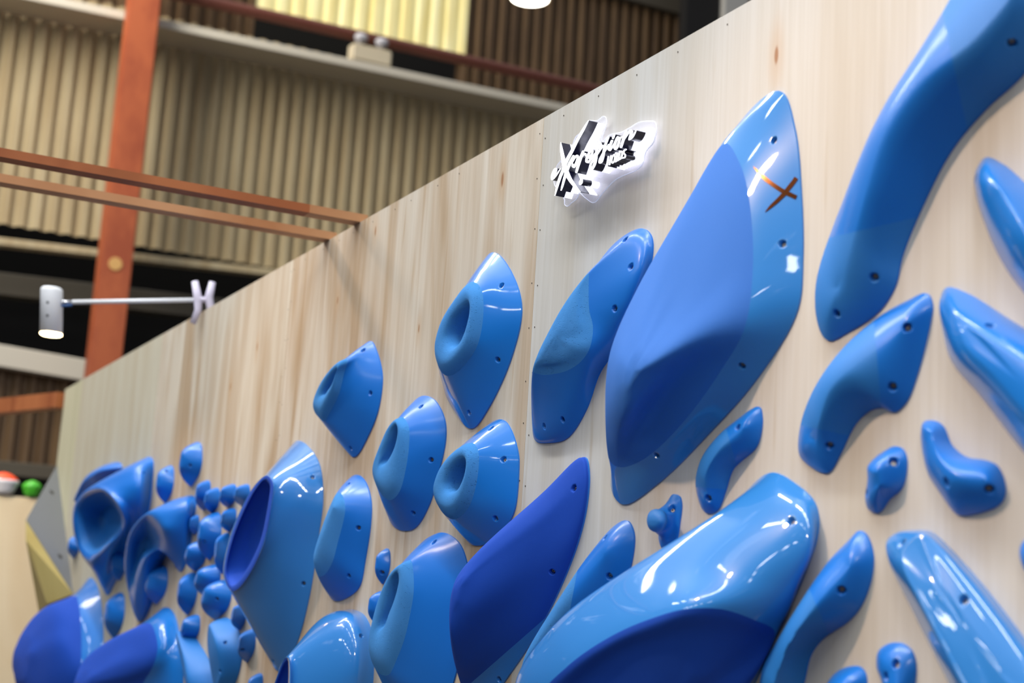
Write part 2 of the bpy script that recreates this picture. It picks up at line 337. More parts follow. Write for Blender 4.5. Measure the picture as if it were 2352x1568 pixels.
HOLDS = [
 {'kind':'donut','N':112,'B':[(-4320,2669),(-4144,2555),(-4074,2433),(-4127,2292),(-4268,2149),(-4383,2092),(-4523,2159),(-4637,2269),(-4605,2447),(-4453,2597)],'S':[(-4323,2559,72),(-4239,2526,72),(-4207,2458,72),(-4229,2346,72),(-4339,2280,72),(-4446,2264,72),(-4521,2295,72),(-4568,2364,72),(-4535,2446,72),(-4434,2516,72)],'C':[(-4277,2476,100),(-4262,2463,100),(-4266,2428,100),(-4313,2370,100),(-4360,2348,100),(-4398,2347,100),(-4428,2362,100),(-4440,2395,100),(-4405,2437,100),(-4332,2469,100)],'bolts':[(-4168,-33,2528,0.46,-0.81,0.37),(-4174,-27,2290,0.4,-0.86,-0.33),(-4371,-24,2140,0.09,-0.93,-0.37)],'mats':('gloss','pitted'),'label':'tall pointed glossy blue hold with matte ring pocket, highest of the ring-shaped holds','group':'ring-shaped blue holds with a finger pocket'},
 {'kind':'donut','N':96,'B':[(-5375,2518),(-5296,2468),(-5215,2355),(-5231,2236),(-5314,2143),(-5442,2070),(-5579,2126),(-5696,2200),(-5687,2315),(-5568,2444)],'S':[(-5366,2435,95),(-5358,2420,95),(-5380,2392,95),(-5419,2311,95),(-5502,2246,95),(-5568,2211,95),(-5645,2235,95),(-5701,2270,95),(-5651,2341,95),(-5515,2408,95)],'C':[(-5400,2391,125),(-5394,2385,125),(-5421,2355,125),(-5479,2331,125),(-5511,2317,125),(-5539,2310,125),(-5560,2314,125),(-5553,2325,125),(-5514,2352,125),(-5447,2382,125)],'bolts':[(-5343,-41,2473,0.49,-0.64,0.59),(-5263,-28,2298,0.41,-0.91,-0.1),(-5444,-23,2102,0.13,-0.88,-0.46)],'mats':('satin','pitted'),'label':'blue cone hold with narrow slit pocket, left of and lower than the tall pointed one','group':'ring-shaped blue holds with a finger pocket'},
 {'kind':'donut','N':96,'B':[(-4812,2244),(-4693,2212),(-4603,2134),(-4589,2070),(-4631,1954),(-4687,1857),(-4798,1780),(-4989,1790),(-5067,1853),(-5079,1996),(-5001,2150),(-4913,2221)],'S':[(-4807,2158,85),(-4762,2148,85),(-4716,2109,85),(-4708,2043,85),(-4721,1972,85),(-4758,1901,85),(-4831,1871,85),(-4910,1888,85),(-4985,1930,85),(-5023,1973,85),(-4975,2045,85),(-4885,2128,85)],'C':[(-4778,2121,112),(-4770,2117,112),(-4763,2103,112),(-4779,2066,112),(-4806,2039,112),(-4837,2017,112),(-4866,2001,112),(-4898,1997,112),(-4908,2006,112),(-4889,2033,112),(-4849,2076,112),(-4808,2113,112)],'bolts':[(-4738,-38,2195,0.26,-0.72,0.64),(-4638,-30,2003,0.62,-0.75,-0.23),(-4759,-30,1828,0.36,-0.73,-0.58)],'mats':('satin','pitted'),'label':'blue ring hold with oval pocket and blunt bottom, directly below the tall pointed hold','group':'ring-shaped blue holds with a finger pocket'},
 {'kind':'donut','N':96,'B':[(-4165,2102),(-4100,2066),(-4039,1985),(-4030,1941),(-4038,1823),(-4081,1772),(-4194,1721),(-4340,1719),(-4409,1766),(-4465,1860),(-4429,2001),(-4300,2083)],'S':[(-4230,2025,82),(-4187,2018,82),(-4155,1991,82),(-4147,1938,82),(-4160,1880,82),(-4191,1831,82),(-4258,1795,82),(-4320,1790,82),(-4409,1820,82),(-4474,1882,82),(-4440,1947,82),(-4331,2006,82)],'C':[(-4209,1969,110),(-4195,1961,110),(-4190,1947,110),(-4199,1921,110),(-4221,1898,110),(-4250,1880,110),(-4291,1871,110),(-4318,1872,110),(-4340,1884,110),(-4343,1904,110),(-4315,1937,110),(-4263,1963,110)],'bolts':[(-4176,-34,2072,0.17,-0.74,0.65),(-4074,-34,1968,0.57,-0.81,0.13),(-4114,-30,1790,0.36,-0.82,-0.45)],'mats':('gloss','pitted'),'label':'shiny blue hold with the roundest open ring pocket, partly behind the dark matte blade','group':'ring-shaped blue holds with a finger pocket'},
 {'kind':'bump','N':96,'B':[(-5417,1999),(-5309,1968),(-5234,1891),(-5220,1802),(-5246,1675),(-5276,1584),(-5358,1544),(-5536,1518),(-5600,1541),(-5671,1668),(-5647,1822),(-5532,1963)],'T':[(-5323,1860,120),(-5398,1756,125),(-5481,1675,120)],'p':1.5,'M':18,'split':0.55,'bolts':[(-5364,-50,1957,0.14,-0.65,0.75),(-5247,-40,1788,0.77,-0.63,-0.14),(-5309,-40,1612,0.44,-0.79,-0.42)],'mats':('satin','pitted'),'label':'blue hold with closed matte ridge and blunt bottom, right of the big hollow tube','group':'ring-shaped blue holds with a finger pocket'},
 {'kind':'donut','N':112,'B':[(-4598,1758),(-4491,1747),(-4393,1701),(-4324,1593),(-4335,1458),(-4399,1282),(-4483,1178),(-4651,1136),(-4822,1150),(-4890,1262),(-4910,1468),(-4796,1690)],'S':[(-4606,1662,92),(-4590,1652,92),(-4572,1614,92),(-4561,1558,92),(-4575,1493,92),(-4607,1412,92),(-4660,1341,92),(-4722,1285,92),(-4828,1291,92),(-4904,1346,92),(-4862,1495,92),(-4738,1624,92)],'C':[(-4661,1613,120),(-4652,1609,120),(-4645,1591,120),(-4658,1562,120),(-4682,1526,120),(-4713,1491,120),(-4740,1453,120),(-4765,1437,120),(-4787,1434,120),(-4790,1448,120),(-4759,1506,120),(-4699,1595,120)],'bolts':[(-4557,-33,1726,0.13,-0.77,0.62)],'mats':('satin','pitted'),'label':'large blue ring hold with long slit pocket, left of the dark matte blade','group':'ring-shaped blue holds with a finger pocket'},
 {'kind':'loft','N':144,'L':[[(-2772,2768,5),(-2709,2657,5),(-2680,2507,5),(-2667,2340,5),(-2681,2219,5),(-2819,2085,5),(-3035,1955,5),(-3239,1855,5),(-3413,1809,5),(-3475,1867,5),(-3385,2071,5),(-3230,2273,5),(-3104,2503,5),(-2978,2704,5)],[(-2937,2671,45),(-2857,2605,55),(-2807,2516,60),(-2769,2339,66),(-2779,2187,75),(-2883,2103,62),(-3044,1990,60),(-3222,1913,55),(-3362,1900,50),(-3403,1922,55),(-3344,1993,95),(-3242,2187,140),(-3160,2396,95),(-3028,2584,60)],[(-3002,2463,110),(-2931,2428,105),(-2891,2377,105),(-2860,2286,110),(-2853,2170,128),(-2964,2101,112),(-3087,2035,110),(-3196,1973,115),(-3270,1952,112),(-3300,1981,120),(-3271,2048,150),(-3235,2166,165),(-3177,2301,142),(-3080,2423,115)],[(-3031,2275,158),(-3006,2260,158),(-2981,2235,158),(-2948,2195,164),(-2939,2129,182),(-2997,2084,176),(-3055,2042,174),(-3100,2010,176),(-3141,2000,178),(-3161,2017,184),(-3153,2063,198),(-3130,2136,204),(-3101,2196,190),(-3062,2251,172)],[(-3034,2138,206),(-3025,2133,206),(-3017,2127,206),(-3009,2115,208),(-3012,2096,210),(-3024,2083,209),(-3039,2072,209),(-3052,2063,209),(-3062,2060,210),(-3068,2066,212),(-3070,2079,214),(-3064,2102,215),(-3055,2122,212),(-3042,2134,208)]],'sub':[12,10,8,6],'split':1,'bolts':[(-2762,-23,2638,0.27,-0.95,0.15),(-2709,-29,2375,0.5,-0.86,0.05),(-2840,-38,2105,0.41,-0.65,-0.64),(-3180,-48,1918,0.24,-0.69,-0.68)],'mats':('mirror','felt'),'label':'tallest blue hold, a shark-fin wedge with glossy rim and dark brown cross mark','group':'large blue fibreglass holds','mark':[[(-2805.0,-48.7,2578.9),(-2804.3,-48.3,2579.5),(-2798.8,-48.1,2571.0),(-2796.2,-46.8,2573.2),(-2792.8,-47.5,2563.2),(-2788.4,-45.2,2567.0),(-2784.5,-46.0,2554.1),(-2779.5,-43.2,2559.1),(-2775.6,-44.0,2544.7),(-2769.9,-40.9,2550.3),(-2765.1,-41.2,2534.7),(-2760.6,-38.2,2541.9),(-2753.7,-37.6,2525.3),(-2749.0,-34.6,2532.7),(-2742.3,-33.8,2515.9),(-2738.0,-30.9,2523.8),(-2732.6,-30.2,2508.3),(-2728.1,-27.3,2516.4),(-2723.0,-26.6,2500.8),(-2718.4,-23.6,2509.0),(-2712.9,-22.5,2494.2),(-2709.7,-20.1,2503.4),(-2703.8,-18.6,2488.8),(-2700.5,-16.3,2497.9),(-2695.2,-15.0,2483.7),(-2691.7,-12.7,2492.7),(-2687.5,-11.6,2479.0),(-2684.0,-9.4,2487.9),(-2679.9,-8.3,2474.3),None],[(-2753.8,-46.9,2456.9),(-2754.6,-47.2,2457.8),(-2748.2,-43.6,2460.7),(-2751.2,-44.7,2463.8),(-2742.7,-40.4,2464.5),(-2747.7,-42.2,2469.8),(-2736.9,-37.0,2468.8),(-2742.7,-39.0,2475.7),(-2730.8,-33.4,2473.6),(-2737.3,-35.7,2481.2),(-2724.6,-29.7,2478.9),(-2731.9,-32.4,2486.8),(-2718.6,-26.2,2484.7),(-2726.4,-29.0,2493.0),(-2712.3,-22.5,2490.9),(-2721.1,-25.9,2498.9),(-2707.8,-19.8,2497.1),(-2716.5,-23.2,2505.0),(-2703.2,-17.1,2503.2),(-2712.0,-20.4,2511.2),(-2698.5,-14.5,2509.3),(-2707.3,-17.8,2517.3),(-2693.8,-11.9,2515.4),(-2702.6,-15.2,2523.4),(-2689.1,-9.4,2521.8),(-2698.3,-12.9,2529.1),(-2685.1,-7.3,2527.9),(-2694.4,-10.8,2535.3),None,(-2690.4,-8.7,2541.4)]]},
 {'kind':'loft','N':128,'L':[[(-3623,1948,5),(-3596,1897,5),(-3603,1801,5),(-3640,1711,5),(-3718,1598,5),(-3833,1474,5),(-3995,1343,5),(-4141,1242,5),(-4260,1220,5),(-4310,1298,5),(-4259,1420,5),(-4156,1555,5),(-3975,1730,5),(-3775,1872,5)],[(-3643,1932,22),(-3610,1891,22),(-3616,1800,24),(-3650,1709,27),(-3734,1603,30),(-3871,1472,33),(-4036,1365,36),(-4186,1295,38),(-4247,1275,42),(-4248,1340,55),(-4186,1459,75),(-4077,1591,75),(-3919,1758,50),(-3760,1876,30)],[(-3752,1813,70),(-3722,1788,70),(-3730,1739,70),(-3775,1654,75),(-3853,1568,85),(-3970,1466,90),(-4080,1385,95),(-4155,1343,100),(-4169,1355,110),(-4159,1419,125),(-4140,1509,135),(-4097,1613,125),(-3985,1717,100),(-3851,1793,80)],[(-3928,1688,140),(-3911,1669,140),(-3917,1638,142),(-3939,1581,148),(-3975,1524,155),(-4017,1479,160),(-4052,1446,165),(-4070,1433,170),(-4073,1445,175),(-4075,1483,180),(-4073,1546,180),(-4056,1604,172),(-4017,1649,158),(-3968,1678,148)],[(-3997,1597,182),(-3993,1594,182),(-3993,1585,183),(-4000,1570,184),(-4008,1552,185),(-4015,1537,186),(-4026,1526,187),(-4033,1524,188),(-4038,1529,189),(-4041,1541,190),(-4040,1559,190),(-4033,1574,189),(-4023,1587,186),(-4007,1595,184)]],'sub':[7,12,9,6],'bolts':[(-3628,-32,1859,0.37,-0.93,0.06),(-3721,-36,1628,0.53,-0.73,-0.43),(-4056,-14,1314,0.27,-0.87,-0.41)],'cuts':[((-1357,-1336,1482),(0.3279,0.6131,-0.7187))],'mats':('gloss','ultra'),'label':'dark ultramarine matte blade-shaped hold pointing up right, left of the huge half-tube','group':'large blue fibreglass holds'},
 {'kind':'loft','N':144,'L':[[(-2763,1855,5),(-2674,1827,5),(-2600,1777,5),(-2589,1718,5),(-2641,1616,5),(-2713,1514,5),(-2803,1384,5),(-2931,1249,5),(-3087,1144,5),(-3221,1127,5),(-3269,1216,5),(-3204,1411,5),(-3047,1645,5),(-2868,1809,5)],[(-2748,1796,55),(-2658,1768,55),(-2589,1724,48),(-2573,1670,38),(-2633,1597,20),(-2711,1510,10),(-2799,1384,12),(-2923,1250,15),(-3061,1146,40),(-3197,1130,70),(-3241,1217,110),(-3163,1408,130),(-3018,1638,110),(-2844,1770,75)],[(-2878,1644,165),(-2761,1635,150),(-2655,1614,110),(-2621,1585,65),(-2645,1554,32),(-2709,1504,15),(-2793,1385,20),(-2919,1250,25),(-3030,1150,90),(-3230,1125,160),(-3376,1201,230),(-3437,1328,268),(-3296,1489,248),(-3079,1597,205)],[(-2860,1518,232),(-2767,1539,210),(-2708,1542,160),(-2678,1523,95),(-2688,1505,38),(-2707,1483,25),(-2790,1375,32),(-2943,1257,45),(-3042,1177,120),(-3150,1164,220),(-3250,1213,280),(-3276,1302,292),(-3161,1389,286),(-3004,1470,258)],[(-2875,1468,205),(-2810,1485,185),(-2759,1489,145),(-2732,1483,95),(-2731,1467,55),(-2747,1443,48),(-2808,1363,60),(-2928,1277,80),(-3020,1209,135),(-3106,1199,200),(-3184,1230,240),(-3195,1300,250),(-3127,1365,245),(-2999,1432,230)],[(-2904,1382,165),(-2875,1389,155),(-2845,1391,140),(-2833,1388,125),(-2835,1379,112),(-2848,1364,108),(-2878,1338,110),(-2922,1305,120),(-2962,1282,140),(-3005,1278,160),(-3020,1296,175),(-3015,1320,185),(-2989,1347,185),(-2946,1369,178)]],'sub':[6,10,10,6,6],'split':3,'bolts':[(-2614,-55,1738,0.4,-0.82,0.42)],'mats':('mirror','ultra'),'label':'huge glossy light blue half-tube hold with a dark hollow face at the bottom edge','group':'large blue fibreglass holds'},
 {'kind':'loft','N':112,'L':[[(-6193,2185,5),(-5977,2139,5),(-5830,2047,5),(-5771,1913,5),(-5793,1747,5),(-5835,1536,5),(-5945,1336,5),(-6138,1218,5),(-6327,1295,5),(-6419,1482,5),(-6403,1766,5),(-6373,2053,5)],[(-6080,2095,100),(-5937,2067,100),(-5838,2008,100),(-5802,1914,100),(-5837,1749,100),(-5899,1600,100),(-6028,1453,100),(-6193,1375,100),(-6339,1424,100),(-6424,1551,100),(-6390,1763,100),(-6263,2000,100)],[(-5966,2009,188),(-5898,1998,188),(-5849,1969,188),(-5840,1915,188),(-5890,1750,188),(-5976,1662,188),(-6130,1569,188),(-6264,1531,188),(-6362,1548,188),(-6439,1617,188),(-6385,1759,188),(-6155,1949,188)],[(-5951,2007,197),(-5884,1996,197),(-5835,1967,197),(-5826,1914,197),(-5875,1751,197),(-5960,1664,197),(-6113,1572,197),(-6246,1535,197),(-6342,1552,197),(-6418,1620,197),(-6365,1760,197),(-6137,1948,197)],[(-5947,1992,198),(-5891,1983,198),(-5854,1960,198),(-5853,1917,198),(-5908,1754,198),(-5993,1671,198),(-6138,1588,198),(-6252,1553,198),(-6316,1564,198),(-6383,1621,198),(-6323,1753,198),(-6098,1934,198)],[(-5978,1986,190),(-5923,1978,190),(-5888,1955,190),(-5887,1914,190),(-5940,1756,190),(-6022,1676,190),(-6162,1595,190),(-6272,1562,190),(-6334,1573,190),(-6398,1628,190),(-6341,1755,190),(-6124,1929,190)],[(-5980,1967,158),(-5929,1960,158),(-5897,1938,158),(-5897,1900,158),(-5945,1753,158),(-6021,1678,158),(-6150,1603,158),(-6250,1572,158),(-6307,1582,158),(-6365,1634,158),(-6313,1751,158),(-6114,1914,158)],[(-5988,1937,130),(-5945,1931,130),(-5917,1912,130),(-5917,1880,130),(-5959,1753,130),(-6024,1688,130),(-6134,1623,130),(-6219,1597,130),(-6266,1606,130),(-6315,1650,130),(-6271,1751,130),(-6102,1891,130)],[(-6026,1851,118),(-6005,1848,118),(-5991,1839,118),(-5990,1822,118),(-6012,1758,118),(-6044,1726,118),(-6099,1694,118),(-6141,1681,118),(-6164,1686,118),(-6187,1708,118),(-6166,1757,118),(-6083,1827,118)]],'sub':[8,8,3,3,3,6,5,4],'split':3,'bolts':[(-5815,-39,2009,0.82,-0.27,0.51),(-5843,-30,1579,0.75,-0.61,-0.26),(-6150,-28,1256,0.05,-0.86,-0.51)],'mats':('mirror','ultra'),'label':'big glossy blue tube hold with a dark hollow oval mouth facing left','group':'large blue fibreglass holds'},
 {'kind':'loft','N':112,'L':[[(-5341,1490,5),(-5202,1466,5),(-5113,1393,5),(-5084,1272,5),(-5100,1127,5),(-5219,979,5),(-5343,935,5),(-5490,999,5),(-5561,1154,5),(-5576,1317,5),(-5527,1418,5),(-5445,1478,5)],[(-5288,1462,100),(-5160,1441,100),(-5099,1366,100),(-5081,1246,100),(-5128,1107,100),(-5254,974,100),(-5384,929,100),(-5515,963,100),(-5598,1083,100),(-5610,1245,100),(-5552,1376,100),(-5426,1444,100)],[(-5353,1314,225),(-5328,1296,225),(-5307,1234,225),(-5301,1156,225),(-5325,1060,225),(-5383,976,225),(-5450,937,225),(-5522,946,225),(-5561,1006,225),(-5551,1121,225),(-5479,1223,225),(-5410,1297,225)],[(-5339,1306,235),(-5314,1289,235),(-5293,1228,235),(-5287,1152,235),(-5310,1058,235),(-5367,976,235),(-5433,938,235),(-5503,946,235),(-5542,1005,235),(-5532,1117,235),(-5461,1217,235),(-5394,1289,235)],[(-5344,1294,233),(-5321,1277,233),(-5301,1221,233),(-5295,1150,233),(-5317,1063,233),(-5371,986,233),(-5432,951,233),(-5497,959,233),(-5533,1014,233),(-5523,1118,233),(-5458,1211,233),(-5395,1278,233)],[(-5366,1278,215),(-5344,1263,215),(-5326,1210,215),(-5321,1144,215),(-5342,1063,215),(-5391,992,215),(-5447,960,215),(-5507,967,215),(-5540,1018,215),(-5532,1114,215),(-5471,1201,215),(-5413,1263,215)],[(-5374,1247,195),(-5357,1234,195),(-5342,1192,195),(-5338,1138,195),(-5355,1071,195),(-5395,1014,195),(-5440,987,195),(-5489,994,195),(-5515,1035,195),(-5508,1114,195),(-5459,1184,195),(-5412,1234,195)],[(-5388,1174,188),(-5381,1169,188),(-5374,1151,188),(-5372,1127,188),(-5380,1099,188),(-5397,1074,188),(-5416,1063,188),(-5437,1066,188),(-5448,1084,188),(-5445,1117,188),(-5424,1147,188),(-5404,1168,188)]],'sub':[8,9,3,3,4,5,4],'split':3,'bolts':[(-5100,-53,1399,0.82,0.21,0.53)],'mats':('mirror','ultra'),'label':'glossy blue tube hold with wavy white reflections, cut off at the bottom left of centre','group':'large blue fibreglass holds'},
 {'kind':'loft','N':112,'L':[[(-10281,1582,5),(-10001,1533,5),(-9774,1385,5),(-9638,1200,5),(-9567,965,5),(-9773,685,5),(-10129,572,5),(-10389,687,5),(-10507,963,5),(-10540,1279,5),(-10440,1500,5)],[(-10055,1458,120),(-9944,1416,120),(-9820,1323,120),(-9717,1191,120),(-9629,1010,125),(-9793,760,130),(-10117,652,140),(-10389,683,165),(-10615,950,185),(-10618,1239,180),(-10430,1402,140)],[(-10326,1373,240),(-10093,1337,235),(-9966,1258,235),(-9872,1153,240),(-9889,990,240),(-10060,817,250),(-10348,726,260),(-10672,742,280),(-10868,931,300),(-10903,1135,295),(-10713,1290,265)],[(-10557,1176,320),(-10442,1164,320),(-10348,1128,320),(-10280,1075,325),(-10321,989,325),(-10409,914,330),(-10539,892,335),(-10668,906,345),(-10788,977,352),(-10792,1064,350),(-10724,1140,335)]],'sub':[10,10,10],'split':1,'bolts':[],'mats':('gloss','ultra'),'label':'big dark blue rounded macro with a glossy rim, leftmost at the bottom edge','group':'large blue fibreglass holds'},
 {'kind':'loft','N':112,'L':[[(-8120,1437,5),(-7947,1400,5),(-7781,1276,5),(-7659,1118,5),(-7632,916,5),(-7819,749,5),(-8095,743,5),(-8351,903,5),(-8411,1085,5),(-8393,1275,5),(-8281,1408,5)],[(-8036,1349,110),(-7893,1307,110),(-7803,1226,110),(-7825,1153,115),(-7986,1048,120),(-8259,861,130),(-8500,771,150),(-8591,832,185),(-8662,992,195),(-8614,1162,180),(-8361,1298,130)],[(-8423,1236,200),(-8256,1202,195),(-8140,1139,200),(-8177,1069,205),(-8330,990,210),(-8527,860,225),(-8714,797,240),(-8829,834,270),(-8851,964,285),(-8879,1097,260),(-8700,1185,225)],[(-8683,1059,275),(-8605,1050,275),(-8557,1031,278),(-8569,1007,280),(-8614,973,284),(-8660,937,290),(-8741,917,296),(-8805,926,304),(-8855,961,308),(-8850,1010,300),(-8795,1043,285)]],'sub':[10,10,10],'split':1,'bolts':[],'mats':('gloss','ultra'),'label':'big dark blue rounded macro with glossy flank, second from left at the bottom edge','group':'large blue fibreglass holds'},
 {'kind':'loft','N':112,'L':[[(-8893,2301,5),(-8789,2260,5),(-8767,2136,5),(-8765,2009,5),(-8834,1897,5),(-9119,1735,5),(-9487,1551,5),(-9641,1480,5),(-9820,1548,5),(-9882,1771,5),(-9758,1991,5),(-9353,2234,5)],[(-8841,2227,120),(-8733,2188,115),(-8653,2109,105),(-8679,2024,90),(-8888,1907,60),(-9217,1746,50),(-9549,1575,40),(-9653,1547,45),(-9788,1627,75),(-9869,1818,110),(-9743,2022,130),(-9308,2184,130)],[(-9153,2129,235),(-9006,2113,225),(-8809,2057,205),(-8732,1994,170),(-8799,1900,120),(-9018,1776,130),(-9361,1676,130),(-9482,1648,150),(-9692,1733,190),(-9759,1889,235),(-9722,2011,250),(-9543,2091,245)],[(-9167,2083,235),(-9002,2076,222),(-8823,2020,198),(-8798,1966,165),(-8918,1890,118),(-9075,1789,150),(-9344,1726,160),(-9515,1722,170),(-9640,1780,200),(-9652,1900,235),(-9623,1988,245),(-9479,2054,240)],[(-9500,2025,80),(-9391,2011,75),(-9273,1975,70),(-9234,1943,62),(-9245,1904,58),(-9361,1861,60),(-9467,1842,62),(-9576,1844,66),(-9655,1877,75),(-9697,1922,82),(-9695,1971,85),(-9614,2007,84)]],'sub':[8,8,4,6],'split':3,'bolts':[(-8704,-69,2188,0.75,0.29,0.59)],'mats':('satin','satin2'),'label':'wide-mouthed blue jug hold at the far left, in front of another jug','group':'large blue fibreglass holds'},
 {'kind':'bump','N':80,'B':[(-10010,2332),(-9686,2312),(-9620,2280),(-9840,2259),(-10107,2205),(-10318,2127),(-10493,2075),(-10607,2200),(-10413,2304)],'T':[(-9829,2251,110),(-10193,2197,130),(-10432,2091,130)],'p':1.8,'bolts':[],'mats':('satin',),'label':'blue jug hold mostly hidden behind the wide-mouthed jug at the far left','group':'large blue fibreglass holds'},
 {'kind':'loft','N':128,'L':[[(-7776,2015,5),(-7733,1970,5),(-7764,1869,5),(-7785,1718,5),(-7884,1630,5),(-8009,1648,5),(-8195,1738,5),(-8322,1668,5),(-8445,1488,5),(-8662,1345,5),(-8831,1407,5),(-8835,1607,5),(-8666,1830,5),(-8187,1999,5)],[(-7794,1994,70),(-7698,1952,70),(-7702,1863,60),(-7769,1753,45),(-7886,1676,30),(-7987,1676,30),(-8090,1740,60),(-8256,1675,70),(-8397,1509,60),(-8654,1351,25),(-8750,1419,45),(-8736,1627,80),(-8527,1832,105),(-8128,1965,100)],[(-7948,1929,175),(-7843,1892,160),(-7789,1836,140),(-7832,1783,110),(-7951,1736,85),(-8003,1728,85),(-8060,1737,100),(-8215,1695,120),(-8411,1577,105),(-8570,1457,80),(-8689,1479,80),(-8667,1623,130),(-8439,1800,180),(-8207,1890,185)],[(-8090,1888,165),(-8024,1864,150),(-7993,1819,125),(-8039,1776,100),(-8127,1748,85),(-8182,1739,85),(-8250,1735,92),(-8344,1706,110),(-8453,1625,110),(-8578,1541,92),(-8638,1553,92),(-8568,1648,130),(-8393,1789,165),(-8236,1856,170)],[(-8392,1807,85),(-8360,1799,82),(-8338,1785,76),(-8347,1771,70),(-8371,1759,68),(-8399,1753,68),(-8429,1748,70),(-8471,1736,76),(-8506,1712,80),(-8528,1687,82),(-8546,1695,86),(-8527,1728,94),(-8487,1771,98),(-8439,1795,92)]],'sub':[8,8,4,5],'split':3,'bolts':[],'mats':('satin','satin2'),'label':'arched light blue jug hold with a leg pointing down, right of the wide-mouthed jug','group':'large blue fibreglass holds'},
 {'kind':'loft','N':112,'L':[[(-3373,2554,5),(-3322,2518,5),(-3317,2464,5),(-3371,2365,5),(-3469,2247,5),(-3569,2177,5),(-3630,2085,5),(-3726,2013,5),(-3837,2004,5),(-3932,2020,5),(-3952,2067,5),(-3888,2160,5),(-3823,2295,5),(-3694,2432,5),(-3531,2536,5)],[(-3390,2523,40),(-3349,2475,42),(-3332,2418,45),(-3366,2347,45),(-3454,2265,40),(-3533,2196,42),(-3627,2115,38),(-3725,2051,32),(-3814,2031,28),(-3886,2046,28),(-3895,2097,40),(-3845,2187,62),(-3752,2303,70),(-3627,2405,65),(-3491,2489,50)],[(-3524,2444,78),(-3522,2422,78),(-3517,2372,78),(-3512,2335,76),(-3499,2291,70),(-3508,2237,70),(-3548,2205,70),(-3624,2185,72),(-3727,2184,76),(-3778,2190,80),(-3808,2202,88),(-3783,2237,92),(-3726,2296,92),(-3648,2367,88),(-3564,2425,82)],[(-3572,2372,98),(-3560,2358,97),(-3554,2333,96),(-3550,2301,94),(-3549,2271,90),(-3555,2241,90),(-3588,2225,90),(-3641,2215,92),(-3693,2215,96),(-3723,2221,100),(-3733,2234,104),(-3717,2261,106),(-3684,2294,106),(-3645,2333,104),(-3605,2362,100)],[(-3614,2296,108),(-3610,2292,107),(-3609,2286,106),(-3610,2280,105),(-3611,2273,104),(-3618,2267,104),(-3627,2263,104),(-3641,2261,105),(-3652,2261,107),(-3661,2263,108),(-3662,2267,109),(-3656,2274,110),(-3647,2282,110),(-3635,2290,110),(-3622,2296,109)]],'sub':[7,8,6,4],'split':2,'bolts':[(-3398,-41,2523,0.08,-0.86,0.5),(-3349,-48,2436,0.25,-0.96,0.1),(-3412,-55,2330,0.27,-0.92,-0.28),(-3713,-33,2058,0.18,-0.88,-0.45),(-3822,-33,2048,-0.04,-0.95,-0.31)],'mats':('satin','pitted'),'label':'blue wavy hold with a textured patch, under the glowing sign and behind the shark-fin wedge','group':'blue slug-shaped holds'},
 {'kind':'bump','N':96,'B':[(-3378,1764),(-3345,1730),(-3345,1679),(-3375,1601),(-3436,1521),(-3565,1426),(-3725,1324),(-3843,1232),(-3912,1238),(-3890,1325),(-3785,1464),(-3647,1593),(-3542,1693),(-3446,1752)],'T':[(-3402,1670,60),(-3543,1554,85),(-3728,1403,90)],'p':1.9,'bolts':[(-3433,-39,1718,-0.21,-0.81,0.54),(-3397,-41,1617,0.61,-0.7,-0.37)],'cuts':[((-1323,-1298,1553),(0.4805,0.8665,-0.1357))],'mats':('satin','pitted'),'label':'long blue slug squeezed between the dark matte blade and the huge half-tube hold','group':'blue slug-shaped holds'},
 {'kind':'bump','N':128,'B':[(-2139,2874),(-2021,2874),(-1923,2799),(-1903,2669),(-1997,2575),(-2099,2530),(-2195,2468),(-2278,2369),(-2335,2278),(-2354,2220),(-2404,2173),(-2502,2143),(-2570,2134),(-2606,2180),(-2614,2270),(-2556,2393),(-2471,2512),(-2362,2632),(-2244,2736),(-2182,2805)],'T':[(-1937,2695,90),(-2033,2630,100),(-2176,2585,105),(-2277,2504,105),(-2346,2394,95),(-2428,2275,70),(-2480,2230,50)],'p':1.9,'bolts':[(-1978,-55,2614,0.54,-0.47,-0.7),(-2378,-38,2236,0.53,-0.72,-0.44),(-2502,-35,2179,0.07,-0.87,-0.49)],'cuts':[((-1166,-1119,1892),(-0.0453,0.3419,-0.9386)),((-1086,-1026,2060),(0.721,0.6652,0.1943))],'mats':('satin','satin2'),'label':'longest blue banana-shaped hold, curving out of the top right corner','group':'blue slug-shaped holds'},
 {'kind':'bump','N':112,'B':[(-2259,2187),(-2244,2161),(-2250,2125),(-2285,2027),(-2316,1973),(-2351,1955),(-2388,1967),(-2426,1966),(-2474,1940),(-2518,1884),(-2552,1846),(-2577,1844),(-2651,1880),(-2663,1903),(-2655,1960),(-2614,2029),(-2532,2099),(-2420,2155),(-2313,2182)],'T':[(-2286,2113,45),(-2367,2058,70),(-2466,2009,75),(-2523,1942,60),(-2559,1910,40)],'p':1.8,'bolts':[(-2276,-40,2115,0.55,-0.84,-0.06),(-2325,-32,2000,0.52,-0.72,-0.46),(-2527,-27,1896,0.5,-0.67,-0.55)],'cuts':[((-1157,-1064,1802),(0.6559,0.749,0.0936)),((-1204,-1119,1706),(0.2159,0.064,0.9743))],'mats':('satin','satin2'),'label':'hooked blue slug below the longest banana-shaped hold, with its concave side facing down right','group':'blue slug-shaped holds'},
